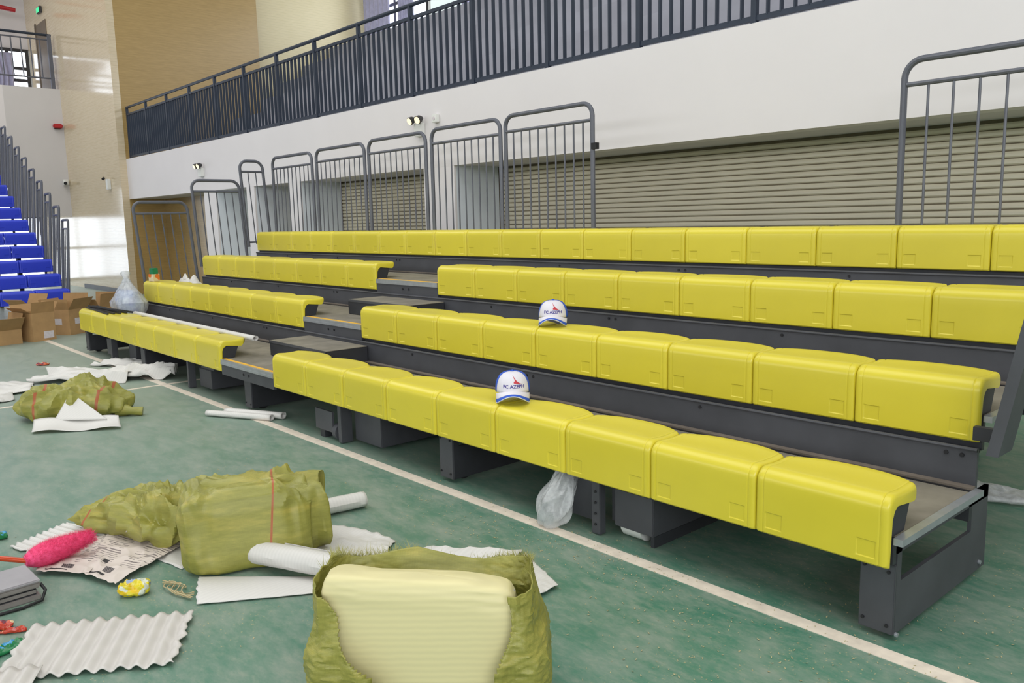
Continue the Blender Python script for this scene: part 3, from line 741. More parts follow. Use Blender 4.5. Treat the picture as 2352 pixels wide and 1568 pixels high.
def sack_tail():
    t = frame(thing('woven_sack', 'crumpled olive woven sack lying flat, left of the full sack', 'sack'), (-2.79, -1.39, 0), (0.89, 0.45))
    def hf(p):
        k = (p.x+0.34)/0.68; p = Vector(p); p.z *= 0.62+0.75*k; p.y += 0.05*math.sin(k*5)
        return p
    rings = superq(0.34, 0.17, 0.185, 0.75, 0.6, 140, 60, 0.085, 6.5, 11, (1.0, 1.6, 1.0), hf)
    mb = MB(); mb.loft(rings, True, 0, False, True)
    mb.obj('sack_body', M['sack_tail'], t)
sack_tail()
def small_sack():
    t = frame(thing('woven_sack', 'small crumpled olive sack lying alone on the court', 'sack'), (-5.72, -0.93, 0), (0.51, 0.86))
    def hf(p):
        p = Vector(p); p.z *= 1-0.25*abs(p.x/0.36)+0.25*math.sin(p.x*14)*0.4; return p
    rings = superq(0.37, 0.27, 0.24, 0.8, 0.8, 150, 70, 0.13, 5.5, 21, (1, 1, 0.6), hf, 0.12)
    mb = MB(); mb.loft(rings, True, 0, False, True)
    mb.obj('sack_body', M['sack_small'], t)
    mb = MB().tube([(0.33, -0.12, 0.05), (0.42, -0.16, 0.04), (0.5, -0.15, 0.03)], 0.03, 12, radii=[0.06, 0.03, 0.035]); mb.obj('tied_end', M['sack'], t)
small_sack()
# front sack, torn open around a foam wrapped seat
def sackB():
    rx, ry = 0.678, 0.735; T = Vector((-0.672, -1.342, 0)); bx, by = -ry, rx
    c = T+Vector((bx, by, 0))*0.15; cb = T+Vector((bx, by, 0))*0.075
    b = frame(thing('wrapped_seat', 'yellow seat wrapped in thin white foam, standing in the torn front sack', 'package'), (cb.x, cb.y, 0), (rx, ry))
    def hf(p):
        p = Vector(p)
        k = max(0, (p.z-0.25)/0.22); p.y += 0.02*k*k
        p.z -= 0.035*(p.x/0.235)*k*0 
        p.z += 0.004*math.sin(p.x*20)
        p.z += max(0, p.z-0.15)/0.28*(-0.085*p.x)-0.25*max(0, p.y)*(p.z > 0.3)
        return p
    rings = superq(0.266, 0.07, 0.43, 0.2, 0.2, 96, 60, 0.008, 9, 4, (0.3, 0.3, 2), hf)
    mb = MB(); mb.loft(rings, True, 0, False, True); mb.obj('foam_wrap', M['foam_yellow'], b)
    fl = MB(); pts = []
    for j in range(5):
        z = 0.30+0.028*j; pts.append([Vector((0.262, -0.06+0.02*j, z-0.04)), Vector((0.274-0.006*j, -0.07, z-0.04)), Vector((0.262, -0.078, z-0.04))])
    fl.loft(pts, False, 0, False, True); o = fl.obj('loose_fold', M['foam'], b); o.modifiers.new('solid', 'SOLIDIFY').thickness = 0.002
    t = frame(thing('woven_sack', 'torn olive sack in the foreground with frayed rim around a wrapped seat', 'sack'), (c.x, c.y, 0), (rx, ry))
    nu, nv = 230, 110; rings = []
    def top(a):      # rim height around the sack, a = angle, front is -y
        s = math.sin(a); cx = math.cos(a)
        return 0.0
    mb = MB(); 
    for j in range(nv+1):
        k = j/nv; ring = []
        for i in range(nu):
            th = 2*PI*i/nu; cs = spow(math.cos(th), 0.42); sn = spow(math.sin(th), 0.42)
            bulge = 0.025+0.055*math.sin(PI*min(1, k*0.9+0.05))**1.2*(1-k*0.75)
            bx_ = 0.272+bulge*(1.35 if cs > 0 else 0.75); by_ = 0.150+bulge*0.8
            p = Vector((bx_*cs, by_*sn, k*0.0))
            back = max(0, sn); zt = 0.42-0.06*back-0.035*max(0, cs)
            if sn > 0.3: zt += 0.014*math.sin(cs*5.5+2.6)
            
            p.z = 0.004+k*zt
            if sn > 0.3 and k > 0.8: p.y += (k-0.8)*0.35; 
            n = Vector((cs, sn, 0)).normalized()
            p += n*0.03*ridge(p, 8.0, 31, (1, 1, 0.7))*(0.3+0.7*math.sin(PI*k))
            p += n*0.005*ridge(p, 22.0, 33, (1, 1, 2.4))
            # keep clear of the wrapped seat
            if abs(p.x) < 0.277 and -0.156 < p.y < 0.0 and (p.y < -0.1 or cs*cs > 0.6):
                if p.y < -0.1 and abs(p.x) < 0.27: p.y = -0.156
                else: p.x = math.copysign(0.277, p.x)
            ring.append(p)
        rings.append(ring)
    mb.loft(rings, True, 0, False, True)
    keep = []
    for q, f in enumerate(mb.f):
        cx = sum(mb.v[i][0] for i in f)/4; cy = sum(mb.v[i][1] for i in f)/4; cz = sum(mb.v[i][2] for i in f)/4
        if cy < -0.10:
            z = cz
            lo = -0.262 + (0.395-z)*0.62 - 0.02*math.sin(z*30) if z < 0.40 else -0.28
            hi = 0.252 - (0.36-z)*0.20*(z < 0.36) + 0.012*math.sin(z*26)
            if z < 0.12: lo += (0.12-z)*0.2; hi -= (0.12-z)*1.5
            if lo < cx < hi and z > 0.05: continue
        keep.append(q)
    mb.f = [mb.f[q] for q in keep]; mb.mi = [mb.mi[q] for q in keep]; mb.sm = [mb.sm[q] for q in keep]
    o = mb.obj('sack_body', M['sack'], t); o.modifiers.new('solid', 'SOLIDIFY').thickness = 0.003
    # frayed threads along the rim
    fr = MB(); rim = rings[-1]
    for i in range(nu):
        p = rim[i]
        if p.y > 0.02:
            dens = 10 if (p.x < 0.03 or p.x > 0.13) else 3
            for _ in range(dens):
                q = Vector(rim[i]).lerp(rim[(i+1) % nu], R.random()) - Vector((0, 0, R.random()*0.02)); L = R.uniform(0.012, 0.045)*(1.2 if p.x < 0 else 0.8)
                d = Vector((R.uniform(-0.7, 0.9), R.uniform(0.1, 0.9), R.uniform(0.0, 0.9))).normalized()*L; s = Vector((d.y, -d.x, 0)).normalized()*0.0009
                fr.add([q-s, q+s, q+d], [(0, 1, 2)])
    o = fr.obj('frayed_threads', M['sack'], t); o['kind'] = 'stuff'
sackB()

# foam sheets on the floor
Fg = 'thin white foam sheets left on the court'
nw = 10.4
def cor(a, b): return 0.009+0.0075*math.sin(a*nw*2*PI)
def corx(a, b): return 0.010+0.010*math.sin(a*7*2*PI+0.5)
sheet('corrugated_sheet', 'wavy corrugated white foam sheet on the court at bottom left', 'foam sheet', [(-2.12, -1.99), (-1.82, -1.535), (-1.505, -1.72), (-1.80, -2.17)], 138, 26, cor, M['foam_cor'], 0.003, rough=0.03, seed=3)
sheet('corrugated_sheet', 'small wavy foam piece in the bottom left corner, partly out of frame', 'foam sheet', [(-1.86, -2.22), (-1.76, -2.035), (-1.60, -2.12), (-1.70, -2.30)], 60, 8, lambda a, b: 0.026+0.008*math.sin(a*4*2*PI), M['foam_cor'], 0.003)
sheet('foam_sheet', 'ribbed white foam sheet under the newspaper and the pink duster', 'foam sheet', [(-3.04, -1.89), (-2.76, -1.80), (-2.82, -1.49), (-3.20, -1.62)], 30, 60, lambda a, b: 0.006+0.005*math.sin(b*9*2*PI), M['foam'], 0.002, Fg, rough=0.05, seed=1, z=0.002)
sheet('foam_sheet', 'grey shaded foam sheet poking out right of the full sack', 'foam sheet', [(-2.0, -0.98), (-1.72, -0.80), (-1.88, -0.62), (-2.24, -0.72)], 30, 24, wr(5, 0.022, 2.2), M['foam'], 0.002, Fg, rough=0.05, seed=2)
sheet('foam_sheet', 'folded foam sheet tapering to a point below the full sack', 'foam sheet', [(-1.885, -1.50), (-1.58, -1.02), (-1.75, -1.02), (-2.12, -1.40)], 40, 24, lambda a, b: 0.004+0.02*abs(math.sin(b*PI))*(1-a*0.6), M['foam'], 0.002, Fg, rough=0.02, seed=5, z=0.002)
sheet('foam_sheet', 'crumpled foam sheet behind the front sack, curling at its right', 'foam sheet', [(-1.72, -0.82), (-1.19, -0.60), (-1.40, -0.30), (-1.72, -0.66)], 60, 30, wr(8, 0.034, 2.2), M['foam'], 0.002, Fg, rough=0.03, seed=7, z=0.010)
sheet('foam_sheet', 'flat foam sheet pointing right behind the front sack', 'foam sheet', [(-1.22, -0.575), (-1.035, -0.575), (-1.045, -0.44), (-1.37, -0.31)], 30, 24, wr(9, 0.012, 2.0), M['foam'], 0.002, Fg, rough=0.03, seed=8, z=0.006)
sheet('foam_sheet', 'flat grey foam strip under the crumpled sack and the full sack', 'foam sheet', [(-2.72, -1.52), (-2.25, -1.42), (-2.40, -1.20), (-2.75, -1.30)], 24, 14, wr(12, 0.008, 3), M['foam'], 0.002, Fg, rough=0.03, seed=12, z=0.001)
def foam_roll(label, p0, p1, r, flat=0.7, seed=0, zc=None, group='rolled foam tubes', mat='foam', taper=0.0):
    p0 = Vector(p0); p1 = Vector(p1); mid = (p0+p1)/2; o = thing('foam_roll', label, 'foam roll', (mid.x, mid.y, mid.z), math.atan2(p1.y-p0.y, p1.x-p0.x), group)
    L = (p1-p0).length; mb = MB(); rings = []
    for j in range(17):
        s = j/16; ring = []
        for i in range(28):
            a = 4.2*PI*i/27; rr = r*(0.62+0.38*i/27)*(1-taper*s)*(1+0.06*noise.noise(Vector((s*5, seed, a))))
            ring.append(Vector((L*(s-0.5), rr*math.cos(a), max(0.002, r*flat*(1-taper*s)+rr*flat*math.sin(a)))))
        rings.append(ring)
    mb.loft(rings, False, 0, False, True); b = mb.obj('rolled_sheet', M[mat], o); b.modifiers.new('solid', 'SOLIDIFY').thickness = 0.0022
    return o
foam_roll('white foam roll lying between the full sack and the front sack', (-2.06, -1.19, 0.03), (-1.60, -0.99, 0.012), 0.062, 0.85, 1)
foam_roll('pale foam roll sticking out behind the right of the full sack', (-2.42, -0.78, 0), (-2.37, -0.475, 0), 0.05, 0.85, 2)
foam_roll('thin foam tube across the white line under the stand, nearer one', (-4.93, -0.245, 0), (-4.42, 0.02, 0), 0.032, 0.8, 3)
foam_roll('thin foam tube across the white line, farther of the two', (-4.86, -0.13, 0), (-4.40, 0.10, 0), 0.036, 0.8, 4)
# white foam heap on the far left of the court
Gh = 'white foam wrappings at the far left of the court'
sheet('foam_sheet', 'long crumpled white foam wrapping crossing to the white line', 'foam sheet', [(-7.45, -0.92), (-6.80, -0.28), (-7.12, 0.02), (-7.72, -0.60)], 50, 24, roll(31, 0.16), M['foam'], 0.003, Gh, rough=0.06, seed=31)
sheet('foam_sheet', 'white foam wrapping with a curled end touching the white line', 'foam sheet', [(-6.93, -0.24), (-6.62, 0.12), (-6.85, 0.24), (-7.12, -0.06)], 30, 20, roll(32, 0.19), M['foam'], 0.003, Gh, rough=0.05, seed=32, z=0.006)
sheet('foam_sheet', 'flat white foam piece behind the heap, across the line', 'foam sheet', [(-8.1, -0.22), (-7.45, 0.10), (-7.55, 0.32), (-8.0, 0.16)], 30, 20, roll(33, 0.09), M['foam'], 0.003, Gh, rough=0.05, seed=33, z=0.004)
sheet('foam_sheet', 'white foam sheet at the left frame edge, upper of two', 'foam sheet', [(-7.0, -1.55), (-6.98, -0.98), (-7.45, -0.86), (-7.85, -1.3)], 30, 24, roll(34, 0.08), M['foam'], 0.003, Gh, rough=0.05, seed=34)
sheet('foam_sheet', 'white foam sheet at the left frame edge, lower of two', 'foam sheet', [(-6.62, -1.5), (-6.70, -1.16), (-6.98, -1.13), (-6.95, -1.5)], 24, 20, roll(35, 0.06), M['foam'], 0.003, Gh, rough=0.05, seed=35)
sheet('foam_sheet', 'folded white foam strip lying in front of the small sack', 'foam sheet', [(-5.30, -1.33), (-4.98, -0.84), (-5.16, -0.80), (-5.50, -1.27)], 40, 10, lambda a, b: 0.012+0.045*b*b+0.01*math.sin(a*9), M['foam'], 0.003, Gh)
sheet('foam_sheet', 'white foam triangle leaning against the front of the small sack', 'foam sheet', [(-5.40, -1.16), (-5.14, -0.88), (-5.50, -1.0), (-5.52, -1.02)], 20, 16, lambda a, b: 0.05+0.15*b, M['foam'], 0.003, Gh)
# clear film
def film_heap(name, label, cat, loc, hw, hd, h, seed, mat, e1=0.9, amp=0.06, f=7, rdir=(1, 0), hfun=None):
    rings = superq(hw, hd, h, e1, 0.8, 80, 40, amp, f, seed, (1, 1, 0.6), hfun)
    mb = MB(); mb.loft(rings, True, 0, False, True); o = mb.obj(name, mat); frame(o, loc, rdir); return tag(o, label, cat)
def up_hf(p):
    p = Vector(p); k = p.z/0.27; p.x = p.x*(1-0.6*k)+0.05*k; p.y = p.y*(1-0.5*k)+0.09*k; return p
film_heap('plastic_film', 'crumpled clear plastic film hanging by the drive unit to the line', 'plastic film', (-1.55, 0.0, 0), 0.125, 0.10, 0.27, 41, M['film'], 1.1, 0.10, 8, (1, 0), up_hf)
film_heap('plastic_film', 'flat clear plastic film on the court behind the near end', 'plastic film', (-0.27, 1.78, 0), 0.20, 0.12, 0.05, 42, M['film'], 0.9, 0.03, 8, (0.9, 0.3))

# newspaper with print
def news_m(a, b):
    if 0.06 < b < 0.10 and (0.15 < a < 0.55): return 2
    if 0.13 < b < 0.22 and 0.42 < a < 0.62: return 1 if int(a*60+b*40) % 2 else 2
    if 0.30 < b < 0.37 and 0.24 < a < 0.34: return 2
    if b > 0.26 and int(b*78) % 3 == 0 and (int(a*5) % 5 != 2) and noise.noise(Vector((a*6, b*30, 3))) > -0.15: return 1
    return 0
sheet('newspaper', 'printed newspaper sheet spread before the crumpled sack', 'newspaper', [(-2.46, -1.745), (-2.26, -1.675), (-2.50, -1.30), (-2.87, -1.52)], 90, 110, wr(51, 0.014, 2.2), None, 0.001, 'newspaper sheets', rough=0.02, seed=51, z=0.018, matf=news_m, mats=[M['paper'], M['ink'], M['ink_dark']])
sheet('newspaper', 'printed newspaper sheet under the pink duster', 'newspaper', [(-2.62, -1.875), (-2.44, -1.72), (-2.84, -1.49), (-2.92, -1.76)], 80, 80, wr(52, 0.014, 2.2), None, 0.001, 'newspaper sheets', rough=0.02, seed=52, z=0.014, matf=news_m, mats=[M['paper'], M['ink'], M['ink_dark']])
sheet('foam_scrap', 'small grey foam scrap lying on top of the newspaper', 'foam sheet', [(-2.66, -1.50), (-2.60, -1.40), (-2.72, -1.37), (-2.84, -1.52)], 20, 16, wr(53, 0.04, 3), M['foam'], 0.002, z=0.045)
# pink duster with orange handle
def duster():
    t = thing('feather_duster', 'pink fluffy duster with an orange handle at the left edge', 'duster', (-2.68, -1.77, 0.058))
    a = Vector((0.02, -0.13, 0.0)); b = Vector((-0.01, 0.14, 0.03)); n = 14; pts = [a.lerp(b, k/n) for k in range(n+1)]
    prof = [0.02, .034, .042, .046, .048, .048, .047, .045, .042, .040, .036, .032, .028, .022, .008]
    MB().tube(pts, 0.04, 20, radii=prof).obj('plush_head', M['pink'], t)
    fz = MB()
    for _ in range(9000):
        k = R.random(); i = min(n-1, int(k*n)); c = pts[i].lerp(pts[i+1], k*n-i); rr = prof[i]*0.97
        th = R.uniform(0, 2*PI); d = (b-a).normalized(); x = d.cross(Vector((0, 0, 1))).normalized(); y = d.cross(x)
        nn = x*math.cos(th)+y*math.sin(th); p = c+nn*rr; tip = p+(nn+d*R.uniform(-0.4, 0.9)+Vector((0, 0, R.uniform(-.3, .3))))*R.uniform(0.008, 0.018); s = d.cross(nn).normalized()*0.0008
        fz.add([p-s, p+s, tip], [(0, 1, 2)])
    o = fz.obj('fluff', M['pink'], t); o['kind'] = 'stuff'
    MB().tube([a+Vector((0.0, 0.01, 0)), a+Vector((-0.11, -0.08, 0.005)), a+Vector((-0.42, -0.32, 0.03))], 0.011, 12).obj('handle', M['orange'], t)
duster()
# grey casing at the left frame edge, with its black cable
def casing():
    t = thing('grey_casing', 'grey ribbed metal casing lying at the left frame edge', 'casing', (-2.466, -1.914, 0), math.radians(93))
    for k, (z0, z1) in enumerate(((0.0, 0.026), (0.030, 0.056), (0.060, 0.086))):
        MB().bbox((-0.5, -0.1+0.006*(k == 1), z0*0.8), (-0.012*(k == 1), 0.1, z1*0.8), 0.004).obj('rib', M['case_edge'], t)
    MB().bbox((-0.502, -0.102, 0.069), (0.002, 0.102, 0.08), 0.004).obj('top_panel', M['case'], t)
    S((-0.49, -0.09, 0.02), (-0.015, 0.09, 0.05)).obj('core', M['steel_dark'], t)
casing()
cp = [(-2.385, -1.905, 0.055), (-2.36, -1.895, 0.035), (-2.33, -1.915, 0.01), (-2.315, -1.98, 0.007), (-2.315, -2.06, 0.007), (-2.33, -2.18, 0.007)]
tag(MB().tube(cp, 0.006, 8).obj('cable', M['rubber']), 'thin black cable curving out from the grey casing', 'cable')
# wrappers
def wrapper(name, label, loc, hw, hd, h, seed, mat, rdir):
    rings = superq(hw, hd, h, 0.8, 0.7, 60, 30, 0.022, 26, seed); mb = MB(); mb.loft(rings, True, 0, False, False); o = mb.obj(name, mat); frame(o, loc, rdir); return tag(o, label, 'wrapper')
wrapper('candy_wrapper', 'crumpled yellow wrapper on the court below the newspaper', (-2.155, -1.635, 0), 0.055, 0.04, 0.05, 61, M['candy'], (0.6, 0.8))
wrapper('candy_wrapper', 'torn red wrapper at the left frame edge', (-2.20, -2.085, 0), 0.05, 0.018, 0.022, 62, M['wrapper_red'], (0.3, 0.9))
wrapper('candy_wrapper', 'red tipped wrapper strip beside the torn red one', (-2.14, -2.055, 0), 0.045, 0.01, 0.014, 63, M['wrapper_red'], (0.5, 0.86))
wrapper('candy_wrapper', 'flat green wrapper half under the corrugated sheet at left', (-2.005, -2.10, 0), 0.075, 0.024, 0.016, 64, M['wrapper_green'], (-0.35, 0.9))
wrapper('candy_wrapper', 'scrap of coloured wrapper above the orange handle at left edge', (-3.20, -1.90, 0), 0.035, 0.02, 0.03, 65, M['wrapper_green'], (0.3, 0.9))
wrapper('litter_scrap', 'tiny brown and white scrap on the far court', (-8.55, -0.55, 0), 0.06, 0.03, 0.025, 66, M['wrapper_red'], (0.6, 0.8))
# loose string
sm = MB()
for k in range(7):
    pts = []; ph = R.uniform(0, 6)
    for j in range(14):
        s = j/13; pts.append((-2.16+0.2*s+0.018*math.sin(ph+s*7+k), -1.52+0.03*s+0.03*math.sin(ph+s*5+k)*(0.4+s*(1-s)*3), 0.006+0.012*abs(math.sin(s*6+k))))
    sm.tube(pts, 0.0022, 5)
tag(sm.obj('string', M['string']), 'tangle of cream string left of the folded foam sheet', 'string', kind='stuff')
# sawdust and chips
ch = MB()
def chip(x, y, s):
    a = R.uniform(0, PI); d = Vector((math.cos(a), math.sin(a), 0))*s; e = Vector((-d.y, d.x, 0))*R.uniform(0.3, 0.8); p = Vector((x, y, 0.0022)); q = Vector((0, 0, R.uniform(0.001, 0.004)))
    ch.add([p-d, p+e*0.7, p+d+q, p-e*0.7], [(0, 1, 2, 3)])
cl = [(-1.6, -0.25, .35, 170), (-0.85, -0.12, .3, 130), (-0.5, -0.35, .35, 130), (0.15, -0.3, .4, 150), (0.35, 0.55, .4, 170), (-0.3, -0.75, .35, 80), (-2.2, -0.15, .3, 90), (-1.2, -0.12, .3, 120), (-0.1, 0.15, .4, 110), (0.3, 1.2, .5, 120), (-1.3, 0.3, .5, 60)]
for x, y, s, n in cl:
    for _ in range(n):
        px, py = R.gauss(x, s*0.7), R.gauss(y, s*0.4); chip(px, py, R.uniform(0.002, 0.0065))
for _ in range(260): chip(R.uniform(-7, 0.8), R.uniform(-2.2, 0.2), R.uniform(0.002, 0.006))
tag(ch.obj('sawdust', M['chip']), 'pale sawdust and wood chips scattered on the green court', 'sawdust', kind='stuff')

# ---------------------------------------------------------------- caps
def baseball_cap(label, tip, d, z):
    """tip: world point of the brim's front middle, d: unit direction the cap faces"""
    d = Vector((d[0], d[1], 0)).normalized(); rz = math.atan2(d.y, d.x)-PI/2   # local +y faces d
    ctr = Vector((tip[0], tip[1], z))-d*0.165
    t = thing('baseball_cap', label, 'cap', ctr, rz, 'caps left on the yellow seats')
    A, B, H, z0 = 0.087, 0.100, 0.094, 0.052
    def cr(th, ph, off=0.0):          # th from +y towards +x, ph elevation 0..pi/2
        c = math.cos(ph)**0.60; zz = math.sin(ph)**0.95
        return Vector((math.sin(th)*(A*c+off), math.cos(th)*(B*c+off), z0+H*zz+off*math.sin(ph)))
    def zone(th0, th1, n):
        rows = []
        for j in range(15):
            ph = PI/2*j/14*0.995
            rows.append([cr(th0+(th1-th0)*i/n, ph) - Vector((0, 0, 0.006*(1-math.cos(th0+(th1-th0)*i/n))*(j == 0))) for i in range(n+1)])
        mb = MB(); mb.loft(rows, False, 0, False, True); return mb
    o = zone(-1.15, 1.15, 26).obj('front_panel', M['cap_white'], t); o.modifiers.new('solid', 'SOLIDIFY').thickness = 0.0016
    o = zone(1.15, 2*PI-1.15, 36).obj('back_panel', M['cap_blue'], t); o.modifiers.new('solid', 'SOLIDIFY').thickness = 0.0016
    MB().tube([(0, 0, z0+H-0.002), (0, 0, z0+H+0.004), (0, 0, z0+H+0.006)], 0.008, 12, radii=[0.009, 0.008, 0.003]).obj('button', M['cap_blue'], t)
    rows = []
    n = 30
    for j in range(11):
        s = j/10; row = []
        for i in range(n+1):
            th = -1.32+2.64*i/n; e = cr(th, 0.02); f = math.cos(th*0.98)**0.42 if abs(th*0.98) < PI/2 else 0
            x = e.x*(1.0-0.02*s); y = e.y+s*0.072*max(0.32, f)
            zz = z0+0.012-0.014*s-0.054*(abs(x)/0.085)**2.0*(0.45+0.55*s)
            row.append(Vector((x, y, max(0.003, zz))))
        rows.append(row)
    def strip(a, b): mb = MB(); mb.loft(rows[a:b+1], False, 0, False, True); return mb
    br = strip(0, 6).obj('brim', M['cap_white'], t); br.modifiers.new('solid', 'SOLIDIFY').thickness = 0.003
    o = strip(6, 10).obj('brim_edge', M['cap_blue'], br); o.modifiers.new('solid', 'SOLIDIFY').thickness = 0.0035
    MB().tube(rows[10], 0.0022, 6).obj('piping', M['white_plastic'], br)
    # lettering and mark on the front panel (flat print wrapped on the crown)
    def wrap(x, zz, off=0.0012):
        ph = math.asin(min(1, max(0, (zz-z0)/H))**(1/0.95)); c = math.cos(ph)**0.60; return cr(-x/(A*c) if False else x/(0.089*c), ph, off)
    fc = bpy.data.curves.new('lettering', 'FONT'); fc.body = 'FC AZEPH'; fc.size = 0.025; fc.offset = 0.0007; fc.align_x = 'CENTER'; fc.resolution_u = 2
    fo = bpy.data.objects.new('lettering', fc); C.objects.link(fo); bpy.context.view_layer.update()
    me = bpy.data.meshes.new_from_object(fo.evaluated_get(bpy.context.evaluated_depsgraph_get())); C.objects.unlink(fo); bpy.data.objects.remove(fo)
    bm = bmesh.new(); bm.from_mesh(me); bmesh.ops.triangulate(bm, faces=bm.faces[:]); bmesh.ops.subdivide_edges(bm, edges=[e for e in bm.edges if e.calc_length() > 0.006], cuts=1); bmesh.ops.triangulate(bm, faces=bm.faces[:])
    for v in bm.verts: v.co = wrap(-(v.co.x+0.006), z0+0.024+v.co.y*0.9)
    bm.to_mesh(me); bm.free(); me.materials.clear(); me.materials.append(M['logo_navy'])
    o = link('lettering', me, t); o['label'] = 'navy lettering on the front of the cap'
    mb = MB(); N = 10; up_, lo = [], []
    for i in range(N+1):
        s = i/N; lo.append((0.002+0.044*s, 0.047-0.006*s)); up_.append((-0.003+0.051*s, 0.048+0.036*(1-s)**2.2-0.006*s))
    v = [wrap(-x-0.004, z0+z_) for x, z_ in lo]+[wrap(-x-0.004, z0+z_) for x, z_ in up_]
    mb.add(v, [(i, i+1, N+2+i, N+1+i) for i in range(N)]); mb.obj('emblem', M['logo_red'], t)['label'] = 'red swoosh emblem above the lettering'
baseball_cap('white and blue cap on the lowest row of yellow seats', (-1.835, 0.052), (0.75, -0.66), Z1+0.2365)
baseball_cap('white and blue cap on the second row of yellow seats', (-2.30, 0.772), (0.66, -0.75), Z1+DZ+0.2365)

# ---------------------------------------------------------------- things at the far end
def cardboard_box(label, loc, rz, w, d, h, flaps, labels=(), tape=False):
    t = thing('cardboard_box', label, 'box', loc, rz, 'cardboard boxes at the far end')
    k = 0.006; b = MB()
    b.box((0, 0, 0), (w, d, k)).box((0, 0, k), (w, k, h)).box((0, d-k, k), (w, d, h)).box((0, k, k), (k, d-k, h)).box((w-k, k, k), (w, d-k, h))
    b.obj('box_body', M['card'], t)
    for side, ang, L in flaps:
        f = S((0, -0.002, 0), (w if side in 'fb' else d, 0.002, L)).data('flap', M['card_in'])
        o = link('flap', f, t)
        if side == 'f': o.location = (0, 0.003, h); o.rotation_euler = (ang, 0, 0)
        if side == 'b': o.location = (0, d-0.003, h); o.rotation_euler = (-ang, 0, 0)
        if side == 'l': o.location = (0.003, d, h); o.rotation_euler = (ang, 0, -PI/2); 
        if side == 'r': o.location = (w-0.003, 0, h); o.rotation_euler = (ang, 0, PI/2)
    for side, a0, a1, z0, z1 in labels:
        if side == 'f': S((a0, -0.002, z0), (a1, 0.0, z1)).obj('paper_label', M['label'], t)
        if side == 'r': S((w, a0, z0), (w+0.002, a1, z1)).obj('paper_label', M['label'], t)
    return t
q = math.radians(38)
cardboard_box('open cardboard box in front, with a label near its foot', (-10.98, -0.30, 0), math.radians(20), 0.34, 0.30, 0.36, [('f', 1.0, 0.15), ('l', 0.9, 0.15), ('r', 0.15, 0.14), ('b', 0.5, 0.14)], [('r', 0.14, 0.27, 0.03, 0.12)])
cardboard_box('low crushed cardboard box at the left frame edge', (-11.0, -0.72, 0), math.radians(12), 0.40, 0.34, 0.18, [('f', 0.9, 0.18), ('l', 1.2, 0.2), ('r', 0.7, 0.2), ('b', 0.2, 0.2)], [('f', 0.05, 0.3, 0.1, 0.2)])
t = cardboard_box('taller cardboard box with raised flap beside the yellow row end', (-11.35, 0.10, 0), math.radians(35), 0.40, 0.36, 0.34, [('f', 0.1, 0.14), ('b', 0.15, 0.2), ('r', 0.6, 0.18), ('l', 0.5, 0.15)], [('f', 0.12, 0.28, 0.14, 0.22), ('r', 0.10, 0.26, 0.14, 0.22)])
cardboard_box('cardboard box partly hidden behind the yellow row end', (-11.75, 0.62, 0), math.radians(30), 0.40, 0.34, 0.30, [('f', 0.5, 0.14), ('b', 0.1, 0.2), ('r', 0.2, 0.2)])
cardboard_box('cardboard box behind the others, only its rim showing', (-12.3, -0.1, 0), math.radians(30), 0.34, 0.28, 0.36, [('f', 0.9, 0.14), ('b', 0.4, 0.15)])
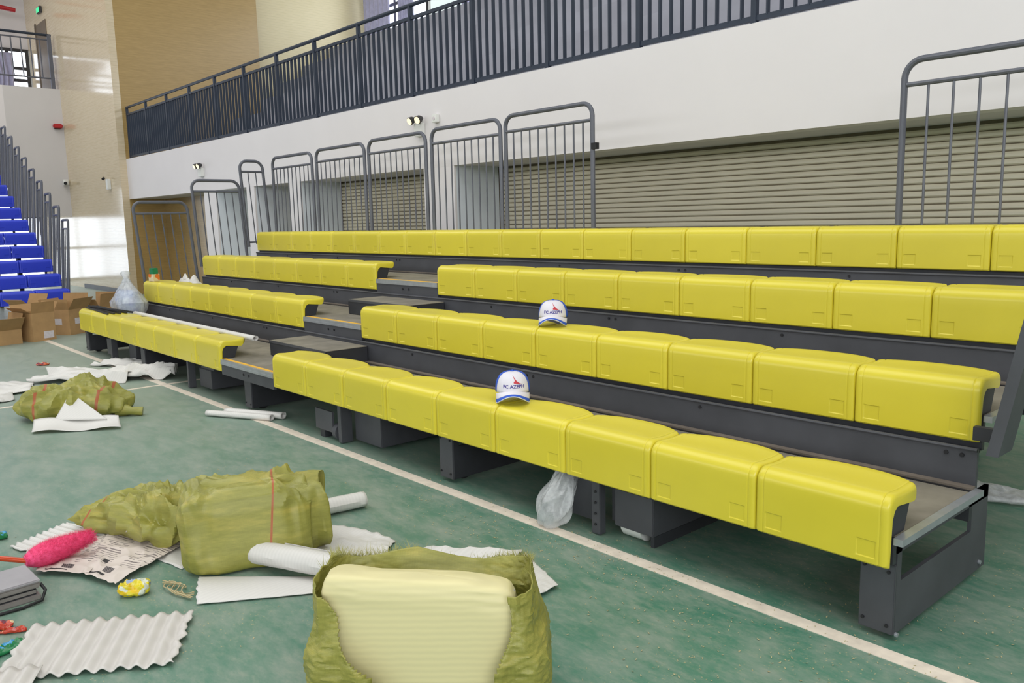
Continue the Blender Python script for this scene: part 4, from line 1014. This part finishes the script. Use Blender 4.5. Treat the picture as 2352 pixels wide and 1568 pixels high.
# clear bag of blue bottles on the lowest deck
def bag():
    t = thing('plastic_bag', 'clear plastic bag of pale blue bottles on the lowest deck', 'bag', (-9.02, 0.50, Z1+0.097))
    def hf(p):
        p = Vector(p); k = p.z/0.46; s = 1-0.78*max(0, (k-0.45)/0.55)**0.8; p.x = p.x*s-0.02*k; p.y = p.y*s; return p
    mb = MB(); mb.loft(superq(0.30, 0.17, 0.46, 0.7, 0.8, 80, 44, 0.045, 8, 71, (1, 1, 0.6), hf), True, 0, False, True); mb.obj('bag_film', M['bag'], t)
    mb = MB().tube([(-0.03, 0, 0.42), (-0.04, 0.0, 0.47), (-0.07, 0.01, 0.52)], 0.03, 12, radii=[0.05, 0.03, 0.055]); mb.obj('knot', M['bag'], t)
    mb = MB(); mb.loft(superq(0.19, 0.11, 0.31, 0.6, 0.8, 40, 24, 0.04, 9, 72), True, 0, False, True); o = mb.obj('bottle_fill', M['bluefill'], t); o.location = (-0.04, 0, 0.006); o['kind'] = 'stuff'
bag()
# strips, foam length, carton
for k in range(5):
    x0 = -9.17+0.012*k; y0 = 0.075+0.024*k
    t = thing('metal_strip', '%s dark metal strip from the front in the bundle on the far seat' % ORD[k], 'strip', (x0, y0, Z1+0.2385), math.radians(2.0*k-3), 'bundle of dark strips')
    MB().bbox((0, 0, 0), (0.98, 0.019, 0.014), 0.003).obj('strip_bar', M['dark_plastic'], t); S((0.0, 0.006, 0.014), (0.98, 0.012, 0.018)).obj('raised_rib', M['steel_dark'], t)
for k in range(3):
    t = thing('metal_strip', '%s dark metal strip of the upper layer in the bundle' % ORD[k], 'strip', (-9.13+0.05*k, 0.085+0.03*k, Z1+0.2575), math.radians(3.5-2*k), 'bundle of dark strips')
    MB().bbox((0, 0, 0), (0.82, 0.019, 0.014), 0.003).obj('strip_bar', M['dark_plastic'], t); S((0.0, 0.006, 0.014), (0.82, 0.012, 0.018)).obj('raised_rib', M['steel_dark'], t)
o = foam_roll('long white foam length along the back of the left lowest seats', (-8.05, 0.262, Z1+0.222), (-5.12, 0.252, Z1+0.222), 0.026, 0.9, 9, mat='foam')
t = thing('drink_carton', 'printed carton with green top by the lowest end guard rail', 'carton', (-9.0, 0.80, Z1+DZ+0.2385), 0.3)
MB().bbox((-0.045, -0.045, 0), (0.045, 0.045, 0.085), 0.004).obj('carton_body', M['carton'], t); MB().bbox((-0.035, -0.035, 0.085), (0.035, 0.035, 0.155), 0.004).obj('green_top', M['green_cap'], t)
t = sheet('foam_sheet', 'pale crumpled wrapping behind the second row by the end guards', 'foam sheet', [(-9.1, 1.02, Z1+DZ+0.095), (-8.6, 1.02, Z1+DZ+0.095), (-8.6, 1.3, Z1+DZ+0.095), (-9.1, 1.3, Z1+DZ+0.095)], 30, 20, lambda a, b: 0.26*math.sin(PI*b)*(0.4+0.6*abs(noise.noise(Vector((a*4, b*3, 2))))*2*math.sin(PI*a)), M['foam'], 0.003, Gh)
